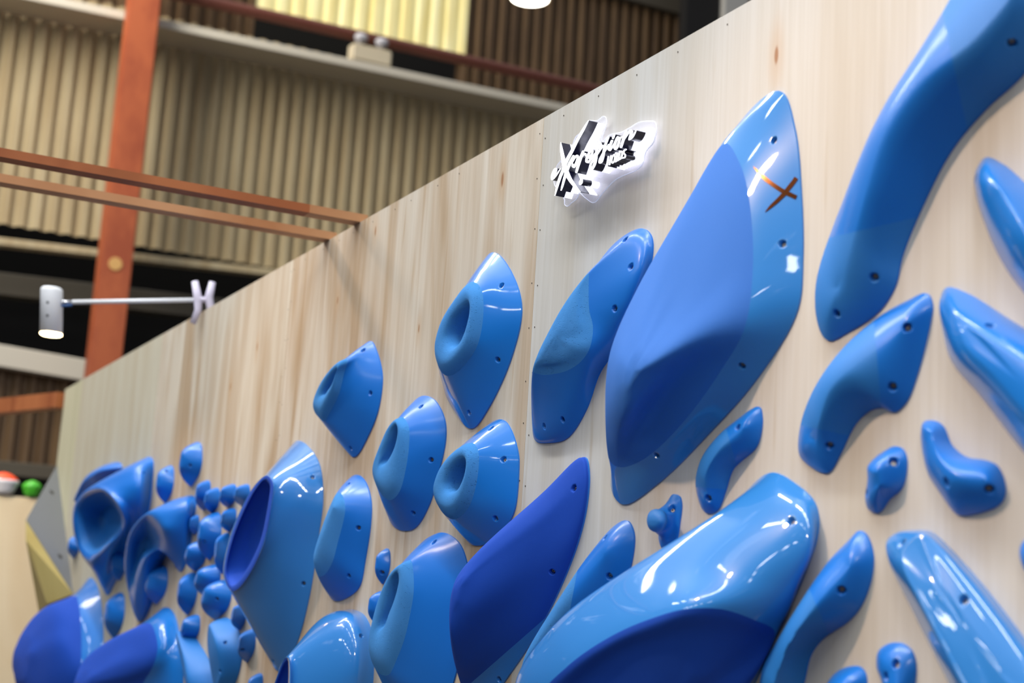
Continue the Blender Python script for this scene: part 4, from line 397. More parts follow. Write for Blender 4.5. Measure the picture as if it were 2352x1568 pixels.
LETTERS = [
 ('e', [[(-3774.4,2785.3,-3776.4,2786.3),(-3771.2,2785.2,-3776.9,2788.1),(-3757.5,2793.0,-3765.6,2796.4),(-3754.6,2803.6,-3763.2,2805.0),(-3770.4,2807.9,-3761.8,2802.6),(-3783.3,2799.5,-3771.7,2794.4),(-3790.3,2787.2,-3778.6,2783.4),(-3784.2,2775.1,-3781.1,2779.4),(-3766.4,2777.0,-3773.3,2781.6),(-3747.6,2785.8,-3753.8,2789.4),(-3730.3,2796.8,-3733.6,2798.6),(-3730.5,2797.9,-3731.6,2798.5)]]),
 ('X', [[(-3739.6,2878.8,-3739.1,2878.7),(-3740.1,2878.6,-3738.4,2878.2),(-3741.3,2861.8,-3727.9,2859.2),(-3733.8,2837.3,-3714.5,2834.1),(-3722.7,2806.3,-3698.9,2803.3),(-3704.1,2776.7,-3680.7,2775.6),(-3679.3,2749.5,-3660.8,2750.7),(-3645.4,2722.3,-3633.4,2724.4),(-3608.5,2699.0,-3606.2,2699.5),(-3606.7,2698.4,-3605.9,2698.6)],[(-3579.2,2901.8,-3578.8,2901.5),(-3580.0,2901.8,-3578.6,2901.0),(-3611.0,2886.2,-3600.3,2880.3),(-3643.5,2864.6,-3630.7,2857.9),(-3675.9,2838.4,-3661.0,2830.8),(-3709.1,2814.0,-3691.8,2805.8),(-3723.5,2792.9,-3707.8,2786.1),(-3738.3,2775.3,-3724.3,2769.5),(-3752.2,2750.7,-3740.3,2746.3),(-3758.4,2723.9,-3755.9,2723.1),(-3757.8,2723.2,-3757.0,2722.9)]]),
 ('p', [[(-3655.4,2819.0,-3651.4,2816.9),(-3661.5,2819.0,-3650.0,2813.2),(-3684.9,2802.2,-3670.1,2795.2),(-3702.1,2780.9,-3687.3,2774.8),(-3713.5,2758.0,-3701.5,2753.5),(-3719.5,2742.8,-3709.7,2739.3),(-3722.8,2730.1,-3719.1,2728.7),(-3722.0,2728.9,-3720.7,2728.5)],[(-3665.0,2796.9,-3667.5,2798.2),(-3661.0,2796.8,-3668.2,2800.6),(-3644.6,2807.3,-3652.8,2812.5),(-3632.6,2809.1,-3633.2,2814.7),(-3634.1,2806.6,-3623.1,2803.1),(-3641.1,2795.0,-3631.3,2790.4),(-3654.2,2785.0,-3645.7,2779.1),(-3653.7,2786.0,-3662.0,2786.4),(-3655.7,2793.2,-3661.8,2794.7),(-3657.8,2795.1,-3659.9,2795.6)]]),
 ('r', [[(-3599.9,2818.7,-3596.0,2816.9),(-3605.3,2818.3,-3594.0,2813.2),(-3620.8,2802.0,-3606.5,2795.8),(-3632.4,2783.0,-3618.4,2777.5),(-3639.2,2764.9,-3629.0,2761.1),(-3636.9,2761.7,-3633.3,2760.3)],[(-3612.3,2798.0,-3614.3,2799.3),(-3608.7,2797.7,-3614.5,2801.2),(-3596.5,2802.8,-3602.7,2807.3),(-3587.8,2804.0,-3586.6,2808.3),(-3585.9,2799.2,-3578.7,2798.7),(-3582.2,2797.1,-3579.7,2796.9)]]),
 ('e', [[(-3565.4,2786.2,-3567.4,2787.4),(-3561.8,2785.8,-3567.4,2789.3),(-3545.2,2792.3,-3552.5,2796.1),(-3540.5,2802.8,-3548.9,2804.7),(-3555.2,2811.4,-3549.6,2806.5),(-3570.8,2803.2,-3561.1,2798.2),(-3581.7,2791.6,-3570.6,2787.3),(-3581.2,2780.1,-3571.2,2779.5),(-3563.6,2773.1,-3569.3,2778.4),(-3546.2,2780.4,-3553.2,2785.0),(-3525.1,2789.0,-3531.2,2793.1),(-3525.0,2791.1,-3527.1,2792.5)]]),
 ('s', [[(-3506.9,2799.4,-3509.6,2800.7),(-3503.2,2799.6,-3510.7,2803.2),(-3495.3,2807.5,-3504.0,2810.5),(-3501.1,2818.7,-3505.9,2816.1),(-3517.9,2819.7,-3509.3,2815.1),(-3524.9,2806.6,-3513.9,2802.7),(-3528.2,2791.4,-3515.6,2787.5),(-3529.2,2778.1,-3516.0,2773.6),(-3535.2,2763.2,-3523.2,2758.0),(-3546.1,2753.0,-3538.6,2747.2),(-3548.5,2754.4,-3557.6,2755.3),(-3546.8,2763.2,-3555.3,2766.8),(-3534.8,2772.5,-3542.6,2776.8),(-3519.5,2781.3,-3527.2,2785.6),(-3502.5,2791.6,-3510.0,2796.1),(-3483.8,2801.6,-3490.5,2805.7),(-3484.1,2803.9,-3486.4,2805.3)]]),
 ('s', [[(-3458.4,2824.3,-3455.5,2823.0),(-3462.4,2824.0,-3454.1,2820.2),(-3472.8,2812.2,-3463.1,2807.8),(-3481.4,2800.7,-3470.1,2796.2),(-3486.1,2787.0,-3473.9,2782.7),(-3489.2,2774.3,-3477.1,2769.7),(-3497.4,2761.3,-3486.1,2755.7),(-3496.0,2758.0,-3503.3,2756.7),(-3495.8,2764.0,-3505.2,2767.9),(-3483.3,2775.1,-3492.0,2779.7),(-3469.0,2785.0,-3476.3,2789.3),(-3451.1,2796.3,-3456.8,2799.7),(-3451.5,2798.3,-3453.4,2799.4)]]),
 ('i', [[(-3437.1,2807.4,-3434.0,2805.9),(-3441.5,2807.1,-3432.5,2802.8),(-3450.6,2797.0,-3441.1,2792.6),(-3458.0,2786.8,-3447.6,2783.4),(-3445.5,2778.0,-3450.5,2783.6),(-3432.2,2783.9,-3438.2,2787.7),(-3418.8,2793.1,-3424.1,2796.2),(-3419.2,2794.9,-3421.0,2796.0)],[(-3425.9,2821.2,-3423.6,2820.2),(-3429.0,2820.9,-3422.4,2817.9),(-3432.7,2816.5,-3425.6,2813.2),(-3436.1,2812.2,-3429.2,2809.0),(-3434.9,2809.8,-3432.5,2808.7)]]),
 ('o', [[(-3392.0,2799.8,-3393.5,2798.9),(-3393.9,2802.6,-3398.2,2800.1),(-3408.7,2809.7,-3401.7,2804.0),(-3421.7,2798.8,-3411.9,2794.3),(-3427.4,2785.9,-3417.5,2783.1),(-3417.8,2773.6,-3415.8,2778.0),(-3403.0,2776.1,-3411.8,2780.9),(-3394.2,2787.7,-3403.4,2791.7),(-3390.4,2798.7,-3397.8,2803.0),(-3378.9,2799.4,-3382.6,2803.4),(-3377.6,2800.8,-3378.8,2802.2)]]),
 ('n', [[(-3361.7,2815.6,-3358.9,2814.4),(-3365.3,2815.2,-3357.3,2811.6),(-3373.1,2806.5,-3362.2,2801.6),(-3382.7,2792.6,-3371.1,2787.5),(-3392.2,2776.5,-3381.5,2771.9),(-3390.1,2772.9,-3386.3,2771.3)],[(-3371.1,2791.8,-3373.4,2793.2),(-3367.3,2791.6,-3373.8,2795.5),(-3348.9,2801.6,-3356.3,2806.6),(-3335.7,2804.9,-3340.1,2810.7),(-3336.7,2805.0,-3327.2,2802.2),(-3342.6,2796.0,-3332.6,2791.9),(-3347.0,2783.3,-3337.5,2782.6),(-3329.2,2783.3,-3335.2,2787.5),(-3317.0,2790.6,-3322.5,2793.8),(-3309.6,2799.2,-3312.8,2800.9),(-3310.0,2800.3,-3311.1,2800.9)]]),
 ('point', [[(-3600.0,2735.6,-3596.0,2734.0),(-3605.1,2734.9,-3593.6,2730.3),(-3612.1,2730.5,-3593.8,2723.2),(-3613.2,2724.2,-3599.9,2718.8),(-3610.6,2719.9,-3605.9,2718.0)]]),
 ('H', [[(-3453.2,2763.7,-3451.3,2763.0),(-3455.3,2763.1,-3449.8,2761.2),(-3461.1,2740.1,-3455.3,2738.2),(-3459.6,2738.2,-3457.5,2737.5)],[(-3438.4,2762.5,-3436.5,2761.8),(-3440.5,2762.0,-3435.0,2760.0),(-3447.0,2740.3,-3441.2,2738.3),(-3445.5,2738.4,-3443.5,2737.7)],[(-3456.8,2750.5,-3457.6,2751.4),(-3454.3,2749.6,-3456.5,2752.2),(-3439.7,2749.5,-3441.8,2752.2),(-3438.6,2750.4,-3439.3,2751.3)]]),
 ('O', [[(-3420.4,2762.0,-3418.9,2761.0),(-3423.3,2762.4,-3419.1,2759.4),(-3433.3,2758.9,-3427.9,2756.3),(-3437.4,2748.0,-3431.6,2746.5),(-3429.9,2737.9,-3428.6,2740.5),(-3417.7,2740.3,-3423.1,2742.9),(-3413.2,2751.1,-3419.0,2752.7),(-3418.6,2760.7,-3423.8,2761.2),(-3421.1,2762.3,-3422.9,2762.5)]]),
 ('L', [[(-3405.4,2761.9,-3403.4,2761.2),(-3407.6,2761.4,-3401.9,2759.3),(-3414.4,2740.4,-3408.6,2738.4),(-3412.9,2738.5,-3410.9,2737.8)],[(-3413.0,2738.8,-3413.9,2739.8),(-3410.1,2737.9,-3412.9,2740.9),(-3398.3,2738.5,-3401.0,2741.5),(-3397.2,2739.6,-3398.2,2740.6)]]),
 ('D', [[(-3392.2,2763.7,-3390.2,2763.0),(-3394.3,2763.1,-3388.7,2761.1),(-3400.0,2741.4,-3394.3,2739.4),(-3398.5,2739.5,-3396.5,2738.8)],[(-3393.8,2762.0,-3394.0,2763.1),(-3391.1,2760.6,-3391.9,2763.6),(-3382.9,2759.4,-3378.7,2760.2),(-3380.9,2751.4,-3375.2,2749.5),(-3387.2,2742.3,-3382.4,2739.4),(-3398.6,2742.0,-3395.8,2738.8),(-3399.7,2740.9,-3398.8,2739.8)]]),
 ('S', [[(-3356.4,2760.2,-3355.5,2759.0),(-3359.4,2761.2,-3356.7,2758.0),(-3370.0,2761.1,-3365.0,2757.9),(-3374.2,2753.8,-3368.0,2752.7),(-3365.3,2746.1,-3359.7,2745.7),(-3364.8,2740.8,-3359.8,2737.7),(-3376.4,2741.0,-3374.0,2737.9),(-3377.7,2740.0,-3376.9,2738.9)]]),
]
PLATE = [(-3760,2913),(-3726,2921),(-3690,2943),(-3633,2930),(-3601,2934),(-3581,2923),(-3579,2905),(-3590,2886),(-3600,2867),(-3597,2857),(-3561,2866),(-3492,2857),(-3449,2857),(-3400,2860),(-3358,2852),(-3313,2837),(-3304,2819),(-3315,2781),(-3354,2763),(-3367,2733),(-3392,2723),(-3508,2722),(-3578,2700),(-3625,2681),(-3683,2709),(-3719,2731),(-3733,2717),(-3765,2711),(-3786,2706),(-3806,2716),(-3809,2732),(-3847,2767),(-3883,2803),(-3870,2850),(-3809,2871),(-3776,2894)]

bolt_bm = bmesh.new()
def lathe_rings(bm, prof, n=16, hexn=None):
    rings = []
    for r, z in prof: rings.append([bm.verts.new((r*math.cos(2*math.pi*k/n), r*math.sin(2*math.pi*k/n), z)) for k in range(n)])
    for q, s in zip(rings, rings[1:]):
        for k in range(n): bm.faces.new((q[k], q[(k+1) % n], s[(k+1) % n], s[k]))
    bm.faces.new(rings[-1])
lathe_rings(bolt_bm, [(.0048, -.006), (.0048, .0), (.0043, .0006), (.0026, .0006), (.0023, -.003)], 18)
bolt_me = bpy.data.meshes.new('bolt'); bolt_bm.to_mesh(bolt_me); bolt_bm.free(); bolt_me.materials.append(M_steel)

HR, HD = .0088, .015
def sstep(a, b, x):
    t = min(max((x-a)/(b-a), 0), 1); return t*t*(3-2*t)
def build_hold(sp):
    R, split = ring_stack(sp, sp['N'])
    R = np.array(R)/1000.
    B = R[0]; org = Vector((float(B[:, 0].mean()), 0, float(B[:, 1].mean())))
    V = np.stack([R[..., 0]-org.x, -R[..., 2], R[..., 1]-org.z], -1)
    bm = bmesh.new(); n = V.shape[1]; rings = [[bm.verts.new(p) for p in r] for r in V]
    nr = len(rings); sp_i = split if split is not None else 10**6
    for i in range(nr-1):
        for k in range(n):
            f = bm.faces.new((rings[i][k], rings[i+1][k], rings[i+1][(k+1) % n], rings[i][(k+1) % n]))
            f.material_index = 1 if i >= sp_i else 0
    c = bm.verts.new(V[-1].mean(0)); q = rings[-1]
    for k in range(n if not (sp['kind'] == 'bump' and len(sp['T']) > 1) else 0):
        f = bm.faces.new((q[k], c, q[(k+1) % n])); f.material_index = 1 if nr-1 >= sp_i else 0
    if sp['kind'] == 'bump' and len(sp['T']) > 1: bmesh.ops.remove_doubles(bm, verts=rings[-1], dist=.0025)
    # bolt recesses sunk into the surface
    holes = [(Vector(b[:3])/1000-org, Vector(b[3:]).normalized()) for b in sp['bolts']]
    if holes:
        for it in range(4):
            es = set()
            for cpos, nn in holes:
                for f in bm.faces:
                    m_ = f.calc_center_median()
                    if (m_-cpos).length < HR*2.0 + .5*max(e_.calc_length() for e_ in f.edges) and abs((m_-cpos).dot(nn)) < .03:
                        for e_ in f.edges:
                            if e_.calc_length() > .0032: es.add(e_)
            if not es: break
            bmesh.ops.subdivide_edges(bm, edges=list(es), cuts=1, use_grid_fill=True)
        bmesh.ops.triangulate(bm, faces=[f for f in bm.faces if len(f.verts) > 4])
        bm.normal_update()
        for cpos, nn in holes:
            for v in bm.verts:
                d = v.co-cpos; al = d.dot(nn); rad = (d-nn*al).length
                if rad < HR*1.3 and abs(al) < .03 and v.normal.dot(nn) > .2:
                    v.co -= nn*HD*(1-sstep(HR*.86, HR*1.06, rad))
    # straight seams between finishes
    for co, no in sp.get('cuts', []):
        co = Vector(co)/1000-org; no = Vector(no)
        bmesh.ops.bisect_plane(bm, geom=bm.verts[:]+bm.edges[:]+bm.faces[:], dist=1e-5, plane_co=co, plane_no=no)
    cuts = [(Vector(co)/1000-org, Vector(no)) for co, no in sp.get('cuts', [])]
    if cuts:
        for f in bm.faces:
            c_ = f.calc_center_median(); s = [(c_-co).dot(no) > 0 for co, no in cuts]
            if len(cuts) == 1: f.material_index = 0 if s[0] else 1
            else: f.material_index = 1 if s[0] != s[1] else 0
    # rim that meets the wall
    rim = [[bm.verts.new(v) for v in (V[0]+off)] for off in ((0, 0, 0), (0, .0049, 0))]
    for k in range(n): bm.faces.new((rim[1][k], rim[0][k], rim[0][(k+1) % n], rim[1][(k+1) % n]))
    top = empty('climbing_hold', org, sp['label'], 'climbing hold', sp['group'])
    for idx, nm in ((0, 'shell'), (1, 'grip')):
        fs = [f for f in bm.faces if f.material_index == idx]
        if not fs: continue
        b2 = bm.copy(); bmesh.ops.delete(b2, geom=[f for f in b2.faces if f.material_index != idx], context='FACES')
        for f in b2.faces: f.material_index = 0
        o = bm_obj(nm, b2, MB[sp['mats'][idx]], top)
        if idx == 1 or len(sp['mats']) > 1:
            o['label'] = {'mirror': 'glossy blue shell', 'gloss': 'shiny blue shell', 'satin': 'smooth blue shell', 'satin2': 'matte blue middle', 'pitted': 'matte porous grip patch', 'felt': 'matte face', 'ultra': 'dark matte face'}[sp['mats'][idx]]
    bm.free()
    if sp.get('mark'):
        for st in sp['mark']:
            b3 = bmesh.new(); prs = [(st[i], st[i+1]) for i in range(0, len(st), 2) if st[i] and st[i+1]]
            vs = [[b3.verts.new(Vector(q)/1000-org) for q in pr] for pr in prs]
            for a, b in zip(vs, vs[1:]): b3.faces.new((a[0], a[1], b[1], b[0]))
            o = bm_obj('cross_mark', b3, M_gold, top); o['label'] = 'dark gold stroke of the cross mark'
    for cpos, nn in holes:
        b = link('bolt', bolt_me, None, top); b.location = cpos-nn*(HD-.004)
        b.rotation_euler = nn.to_track_quat('Z', 'Y').to_euler()
    return top
hold_objs = [build_hold(s) for s in HOLDS]

# ------------------------------------------------------------------ lit sign with raised letters
M_lit = mat('lit_white_acrylic', (.9, .9, .95, 1), .4, emit=(.93, .95, 1, 1), estr=2.0)
M_glow = mat('glowing_white_acrylic', (.9, .9, .95, 1), .4, emit=(.86, .88, 1, 1), estr=1.5)
M_return = mat('black_letter_side', (.008, .008, .024, 1), .2)
M_clear = mat('clear_acrylic', (.95, .95, 1, 1), .04)
ts = N(M_clear, 'ShaderNodeBsdfTransparent'); ts.inputs[0].default_value = (.97, .97, 1, 1); ms = N(M_clear, 'ShaderNodeMixShader'); ms.inputs[0].default_value = .2
L(M_clear, ts.outputs[0], ms.inputs[1]); L(M_clear, bsdf(M_clear).outputs[0], ms.inputs[2]); L(M_clear, ms.outputs[0], M_clear.node_tree.nodes['Material Output'].inputs[0])
s0 = Vector((-3.6, 0, 2.8))
sign = empty('illuminated_sign', s0, 'glowing white and black lettered sign with clear backing near the wall top', 'sign')
def smooth_pairs(ps):
    P = np.array(ps, float); P = np.vstack([2*P[0]-P[1], P, 2*P[-1]-P[-2]]); out = []
    for i in range(1, len(P)-2):
        for f in np.linspace(0, 1, 6, endpoint=False):
            a, b, c, d = P[i-1:i+3]
            out.append(.5*(2*b + (c-a)*f + (2*a-5*b+4*c-d)*f*f + (3*b-a-3*c+d)*f**3))
    out.append(P[-2]); return np.array(out)/1000
def ribbon(bm, ps, h0, h1, grow=0):
    A = [Vector((p[0], -h1, p[1]))-s0 for p in ps]; B = [Vector((p[2], -h1, p[3]))-s0 for p in ps]
    if grow:
        for i in range(len(A)):
            d = (A[i]-B[i]); d = d.normalized() if d.length > 1e-6 else Vector((0, 0, 0)); A[i] += d*grow; B[i] -= d*grow
    o = Vector((0, h1-h0, 0))
    ta = [bm.verts.new(p) for p in A]; tb = [bm.verts.new(p) for p in B]; ba = [bm.verts.new(p+o) for p in A]; bb = [bm.verts.new(p+o) for p in B]
    for i in range(len(A)-1):
        bm.faces.new((ta[i], tb[i], tb[i+1], ta[i+1])); bm.faces.new((ba[i], ba[i+1], bb[i+1], bb[i]))
        bm.faces.new((ta[i], ta[i+1], ba[i+1], ba[i])); bm.faces.new((tb[i], bb[i], bb[i+1], tb[i+1]))
    bm.faces.new((ta[0], ba[0], bb[0], tb[0])); bm.faces.new((ta[-1], tb[-1], bb[-1], ba[-1]))
for k, (ch, strokes) in enumerate(LETTERS):
    sm = [smooth_pairs(s) for s in strokes]
    b1, b2, b3 = bmesh.new(), bmesh.new(), bmesh.new()
    for j, s in enumerate(sm):
        e_ = (k % 3)*.0002+j*.0001
        ribbon(b1, s, .0440, .0738, .0004); ribbon(b2, s, .0738, .0752+e_); ribbon(b3, s, .0185, .0438, -.0002)
    lt = bm_obj('letter', b1, M_return, sign, smooth=False)
    lt['label'] = 'black side of the point' if ch == 'point' else 'black side of the letter '+ch
    f = bm_obj('lit_face', b2, M_lit, lt, smooth=False); g = bm_obj('back_light', b3, M_glow, lt, smooth=False)
bm = bmesh.new(); pl = cr_closed(np.array(PLATE, float)/1000, 160)
f0 = bm.faces.new([bm.verts.new((p[0]-s0.x, -.018, p[1]-s0.z)) for p in pl])
ex = bmesh.ops.extrude_face_region(bm, geom=[f0]); bmesh.ops.translate(bm, verts=[v for v in ex['geom'] if isinstance(v, bmesh.types.BMVert)], vec=(0, .006, 0))
bmesh.ops.recalc_face_normals(bm, faces=bm.faces[:]); bmesh.ops.triangulate(bm, faces=[f for f in bm.faces if len(f.verts) > 4])
bp = bm_obj('backing_plate', bm, M_clear, sign, smooth=False); bp['label'] = 'clear acrylic backing plate'
M_rim = mat('edge_lit_acrylic', (.8, .82, .95, 1), .2, emit=(.85, .88, 1, 1), estr=.2)
bm = bmesh.new(); cl_ = [Vector((p[0]-s0.x, -.015, p[1]-s0.z)) for p in pl]; add_tube(bm, cl_+[cl_[0]], 0.0013, 8, caps=False); rim_o = bm_obj('plate_edge', bm, M_rim, bp)
for x, z in ((-3.82, 2.82), (-3.60, 2.80), (-3.44, 2.81), (-3.72, 2.74)):
    tube('standoff', [Vector((x, -.012, z))-s0, Vector((x, 0, z))-s0], .006, M_steel, sign, 12)

# ------------------------------------------------------------------ timber beams on the wall top
def beam(name, x, y0, y1, z, wdt, hgt, joints, mats, label):
    e_ = empty(name, (x, y1, z), label, 'beam', 'timber beams on the wall top')
    ys = [y0]+joints+[y1]
    for i in range(len(ys)-1):
        bm = bmesh.new(); add_box(bm, (-wdt, ys[i]-y1, 0), (0, ys[i+1]-y1, hgt))
        bm_obj('timber_piece', bm, mats[i % len(mats)], e_, smooth=False)
beam('timber_beam', -5.60, -4.5, .03, 3.046, .075, .034, [-1.35, -.22], [M_beam, M_beam, M_beam2], 'reddish timber beam on the wall top, the upper and nearer of two')
beam('timber_beam', -5.965, -4.5, .03, 3.046, .075, .034, [-1.62, -.5], [M_beam2, M_beam2, M_beam2], 'paler timber beam on the wall top, the lower and farther of two')
bm = bmesh.new(); d = Vector((-1.0, -.36, 0)).normalized(); nrm = Vector((-d.y, d.x, 0))
v = []
for t in (0, 2.2):
    for a, b in ((-.06, -.10), (.06, -.10), (.06, .02), (-.06, .02)): v.append(bm.verts.new(d*t+nrm*a+Vector((0, 0, b))))
for f in ((0,1,2,3),(7,6,5,4),(0,4,5,1),(1,5,6,2),(2,6,7,3),(3,7,4,0)): bm.faces.new([v[i] for i in f])
ob = bm_obj('timber_beam', bm, M_beam, None, (-12.05, .0, 3.0), smooth=False)
tag(ob, 'orange timber beam meeting the far left end of the plywood wall', 'beam')

# ------------------------------------------------------------------ clip-on arm lamp
M_white = mat('white_lamp_metal', srgb(232, 233, 236), .4); M_clamp = mat('lilac_white_plastic', srgb(206, 198, 216), .45)
M_bulb = mat('warm_bulb', (1, .9, .7, 1), .4, emit=(1, .72, .36, 1), estr=14)
LC = Vector((-7.99, 0, TOP))
lamp = empty('arm_lamp', LC, 'white clip-on spot lamp on a thin horizontal arm over the wall top', 'lamp')
def loc_tube(name, pts, r, m, n=20): return tube(name, pts, r, m, lamp, n)
HX, HY, HZ = LAMP_HEAD = (-8.55+7.99, -.72, 3.02-TOP)
loc_tube('arm', [(0, -.03, .058), (HX*.86, HY*.86, HZ+.062)], .012, M_white)
loc_tube('joint', [(HX*.87, HY*.87, HZ+.062), (HX*.985, HY*.985, HZ+.06)], .010, mat('steel_joint', (.6, .6, .62, 1), .25, 1))
loc_tube('blue_cable', [(HX*.86, HY*.86, HZ+.046), (HX*.93, HY*.93, HZ+.040), (HX*.985, HY*.985, HZ+.048)], .007, mat('blue_cable', srgb(40, 84, 140), .4), 12)
bm = bmesh.new(); pr = []
for r_, z_ in ((.0, .142), (.050, .142), (.060, .134), (.0615, .12), (.0615, -.118), (.057, -.118), (.055, -.09)): pr.append((max(r_, .001), z_))
for i, (r_, z_) in enumerate(pr):
    ring = [bm.verts.new((HX+r_*math.cos(2*math.pi*k/32), HY+r_*math.sin(2*math.pi*k/32), HZ+z_)) for k in range(32)]
    if i:
        for k in range(32): bm.faces.new((prev[k], ring[k], ring[(k+1) % 32], prev[(k+1) % 32]))
    prev = ring
bmesh.ops.recalc_face_normals(bm, faces=bm.faces[:])
hd = bm_obj('lamp_head', bm, M_white, lamp, smooth=False)
for p in hd.data.polygons: p.use_smooth = True
bm = bmesh.new(); add_tube(bm, [(HX, HY, HZ-.09), (HX, HY, HZ-.126), (HX, HY, HZ-.132)], [.054, .0605, .05], 32); b_o = bm_obj('bulb', bm, M_bulb, hd, smooth=False)
for z_ in (.045, -.03):
    dv = Vector((.6, -.35, 0)).normalized()
    tube('screw_hole', [Vector((HX, HY, HZ+z_))+dv*.0600, Vector((HX, HY, HZ+z_))+dv*.0625], .008, mat('dark_slot', (.03, .03, .03, 1), .6), hd, 12)
def clamp_arm(pts, r): return loc_tube('clamp_arm', pts, r, M_clamp, 16)
clamp_arm([(.0, -.05, -.075), (.005, -.03, .0), (0, -.035, .06), (-.012, -.06, .16)], [.018, .02, .024, .018])
clamp_arm([(.035, .05, -.03), (.03, .03, .02), (.015, .02, .08), (.02, .03, .165)], [.016, .022, .024, .018])
loc_tube('clamp_pivot', [(.006, -.045, .06), (.02, .035, .06)], .016, M_clamp, 12)

for o in (hd,):
    pv = Vector((HX, HY, HZ+.06)); tl = Vector((.4515, .8903, 0))*-.10
    for m_ in [o]+list(o.children):
        for v in m_.data.vertices:
            v.co += tl*(v.co.z-pv.z)

# ------------------------------------------------------------------ grey climbing volume at the wall's far end
M_grey = mat('grey_textured_paint', srgb(120, 122, 126), .7); add_bump(M_grey, noise(M_grey, coords(M_grey, (1, 1, 1)), 300), .3, .002)
M_ply = wood('plywood_volume', srgb(196, 176, 110), srgb(178, 156, 92), 14, .5)

VA, VB, VC, VD, VF, VG = [Vector(p) for p in ([-12.013, 0.0, 2.445], [-10.785, 0.0, 1.469], [-11.072, -0.33, 1.964], [-10.968, -0.33, 1.821], [-10.893, -0.15, 1.392], [-11.95, 0.0, 1.25])]
vol = empty('climbing_volume', VA, "grey pyramid-shaped climbing volume with raw plywood underside, at the wall's far left end", 'climbing volume')
bm = bmesh.new(); f = [bm.verts.new(p-VA) for p in (VA, VC, VB)]; bm.faces.new(f); ex = bmesh.ops.extrude_face_region(bm, geom=bm.faces[:])
VN = Vector([0.526, 0.535, 0.661])
bmesh.ops.translate(bm, verts=[v for v in ex['geom'] if isinstance(v, bmesh.types.BMVert)], vec=VN*.004)
bm_obj('grey_face', bm, M_grey, vol, smooth=False)
bm = bmesh.new(); vv = [bm.verts.new(p-VA-VN*.001) for p in (VA, VB, VC, VD, VF, VG)]; bmesh.ops.convex_hull(bm, input=vv)
bm_obj('plywood_side', bm, M_ply, vol, smooth=False)
for p in [[-11.627, -0.084, 2.206], [-11.028, -0.077, 1.724]]:
    c = Vector(p)-VA; tube('bolt', [c+VN*.003, c+VN*.007], .02, mat('dark_hole_disc', (.05, .05, .05, 1), .4, .5), vol, 16)  # dark disc painted for the shade inside a bolt hole


# ------------------------------------------------------------------ background hall
def clad(name, y0, y1, z0, z1, X, m, pitch=.2, depth=.07):
    bm = bmesh.new(); prof = []; y = y0
    while y < y1:
        for a, d in ((0, 0), (.36, 0), (.5, 1), (.86, 1)): prof.append((y+a*pitch, X+d*depth))
        y += pitch
    lo = [bm.verts.new((x, yy, z0)) for yy, x in prof]; hi = [bm.verts.new((x, yy, z1)) for yy, x in prof]
    for i in range(len(prof)-1): bm.faces.new((lo[i], lo[i+1], hi[i+1], hi[i]))
    return tag(bm_obj(name, bm, m, smooth=False), kind='structure')
def sheet(name, a, b, m):
    o = mat(name, a, .6); c = ramp(o, noise(o, coords(o, (1, 3, .25)), 2.2, 4), [(.35, a), (.7, b)]); L(o, c, bsdf(o).inputs['Base Color']); return o
M_tan = sheet('tan_corrugated', srgb(186, 172, 140), srgb(166, 147, 112), 0)
M_brown_shade = sheet('brown_and_shade_corrugated', srgb(112, 88, 60), srgb(78, 58, 38), 0)  # brown; above the upper girt it also holds the shade under the eaves
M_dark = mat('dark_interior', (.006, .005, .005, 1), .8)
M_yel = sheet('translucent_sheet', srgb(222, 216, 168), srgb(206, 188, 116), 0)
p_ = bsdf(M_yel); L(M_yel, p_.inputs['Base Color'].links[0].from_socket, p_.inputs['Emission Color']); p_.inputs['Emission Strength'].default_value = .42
M_girt = mat('grey_steel', srgb(206, 200, 186), .55); M_girt_dim = mat('dim_steel', srgb(84, 78, 66), .6)
M_rust = mat('red_oxide_steel', srgb(98, 50, 38), .55); M_orange = mat('orange_paint', srgb(196, 104, 58), .55)
cc = ramp(M_orange, noise(M_orange, coords(M_orange, (1, 1, .5)), 3, 3), [(.4, srgb(180, 94, 56)), (.65, srgb(158, 76, 46))]); L(M_orange, cc, bsdf(M_orange).inputs['Base Color'])
clad('wall_left', -4, 14, 6.12, 9.42, -20, M_tan)
clad('wall_left', -4, 3.36, 9.42, 13, -20, M_brown_shade)
clad('wall_left', 6.58, 18, 9.42, 14, -20, M_brown_shade)
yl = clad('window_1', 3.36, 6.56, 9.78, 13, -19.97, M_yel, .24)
clad('wall_left', -4, 6, 2.95, 4.36, -20, M_brown_shade)
vb = box('wall_back', (-24.2, -6, 0), (-24, 20, 14), M_dark); tag(vb, kind='structure')  # near-black sheet stands in for the unlit void behind the opening
def steel(name, y0, y1, z0, z1, x0, x1, m, label, slope=0.0):
    bm = bmesh.new(); c = Vector(((x0+x1)/2, (y0+y1)/2, (z0+z1)/2)); add_box(bm, Vector((x0, y0, z0))-c, Vector((x1, y1, z1))-c)
    for v in bm.verts: v.co.z += slope*v.co.y
    bmesh.ops.bevel(bm, geom=bm.edges[:], offset=.01, segments=1, affect='EDGES')
    return tag(bm_obj(name, bm, m, None, c, smooth=False), label, 'beam')
steel('steel_girt', -4, 9.9, 9.0, 9.12, -19.9, -19.25, M_girt, 'pale steel girt running across the upper corrugated wall', .019)
tg = tube('steel_pipe', [(-19.6, -4, 9.56), (-19.6, 4, 9.655), (-19.6, 9, 9.71), (-19.6, 14, 9.76)], .085, M_rust, None, 16, loc=(-19.7, 6, 9.6)); tag(tg, 'rusty red pipe running above the pale steel girt', 'pipe')
steel('steel_girt', -4, 16, 5.42, 5.72, -20.6, -20.3, M_girt_dim, 'dim grey beam crossing the dark opening behind the orange column', .03)
steel('steel_girt', -4, 14, 6.0, 6.1, -19.92, -19.72, M_tan, 'thin tan girt along the lower edge of the upper cladding', .045)
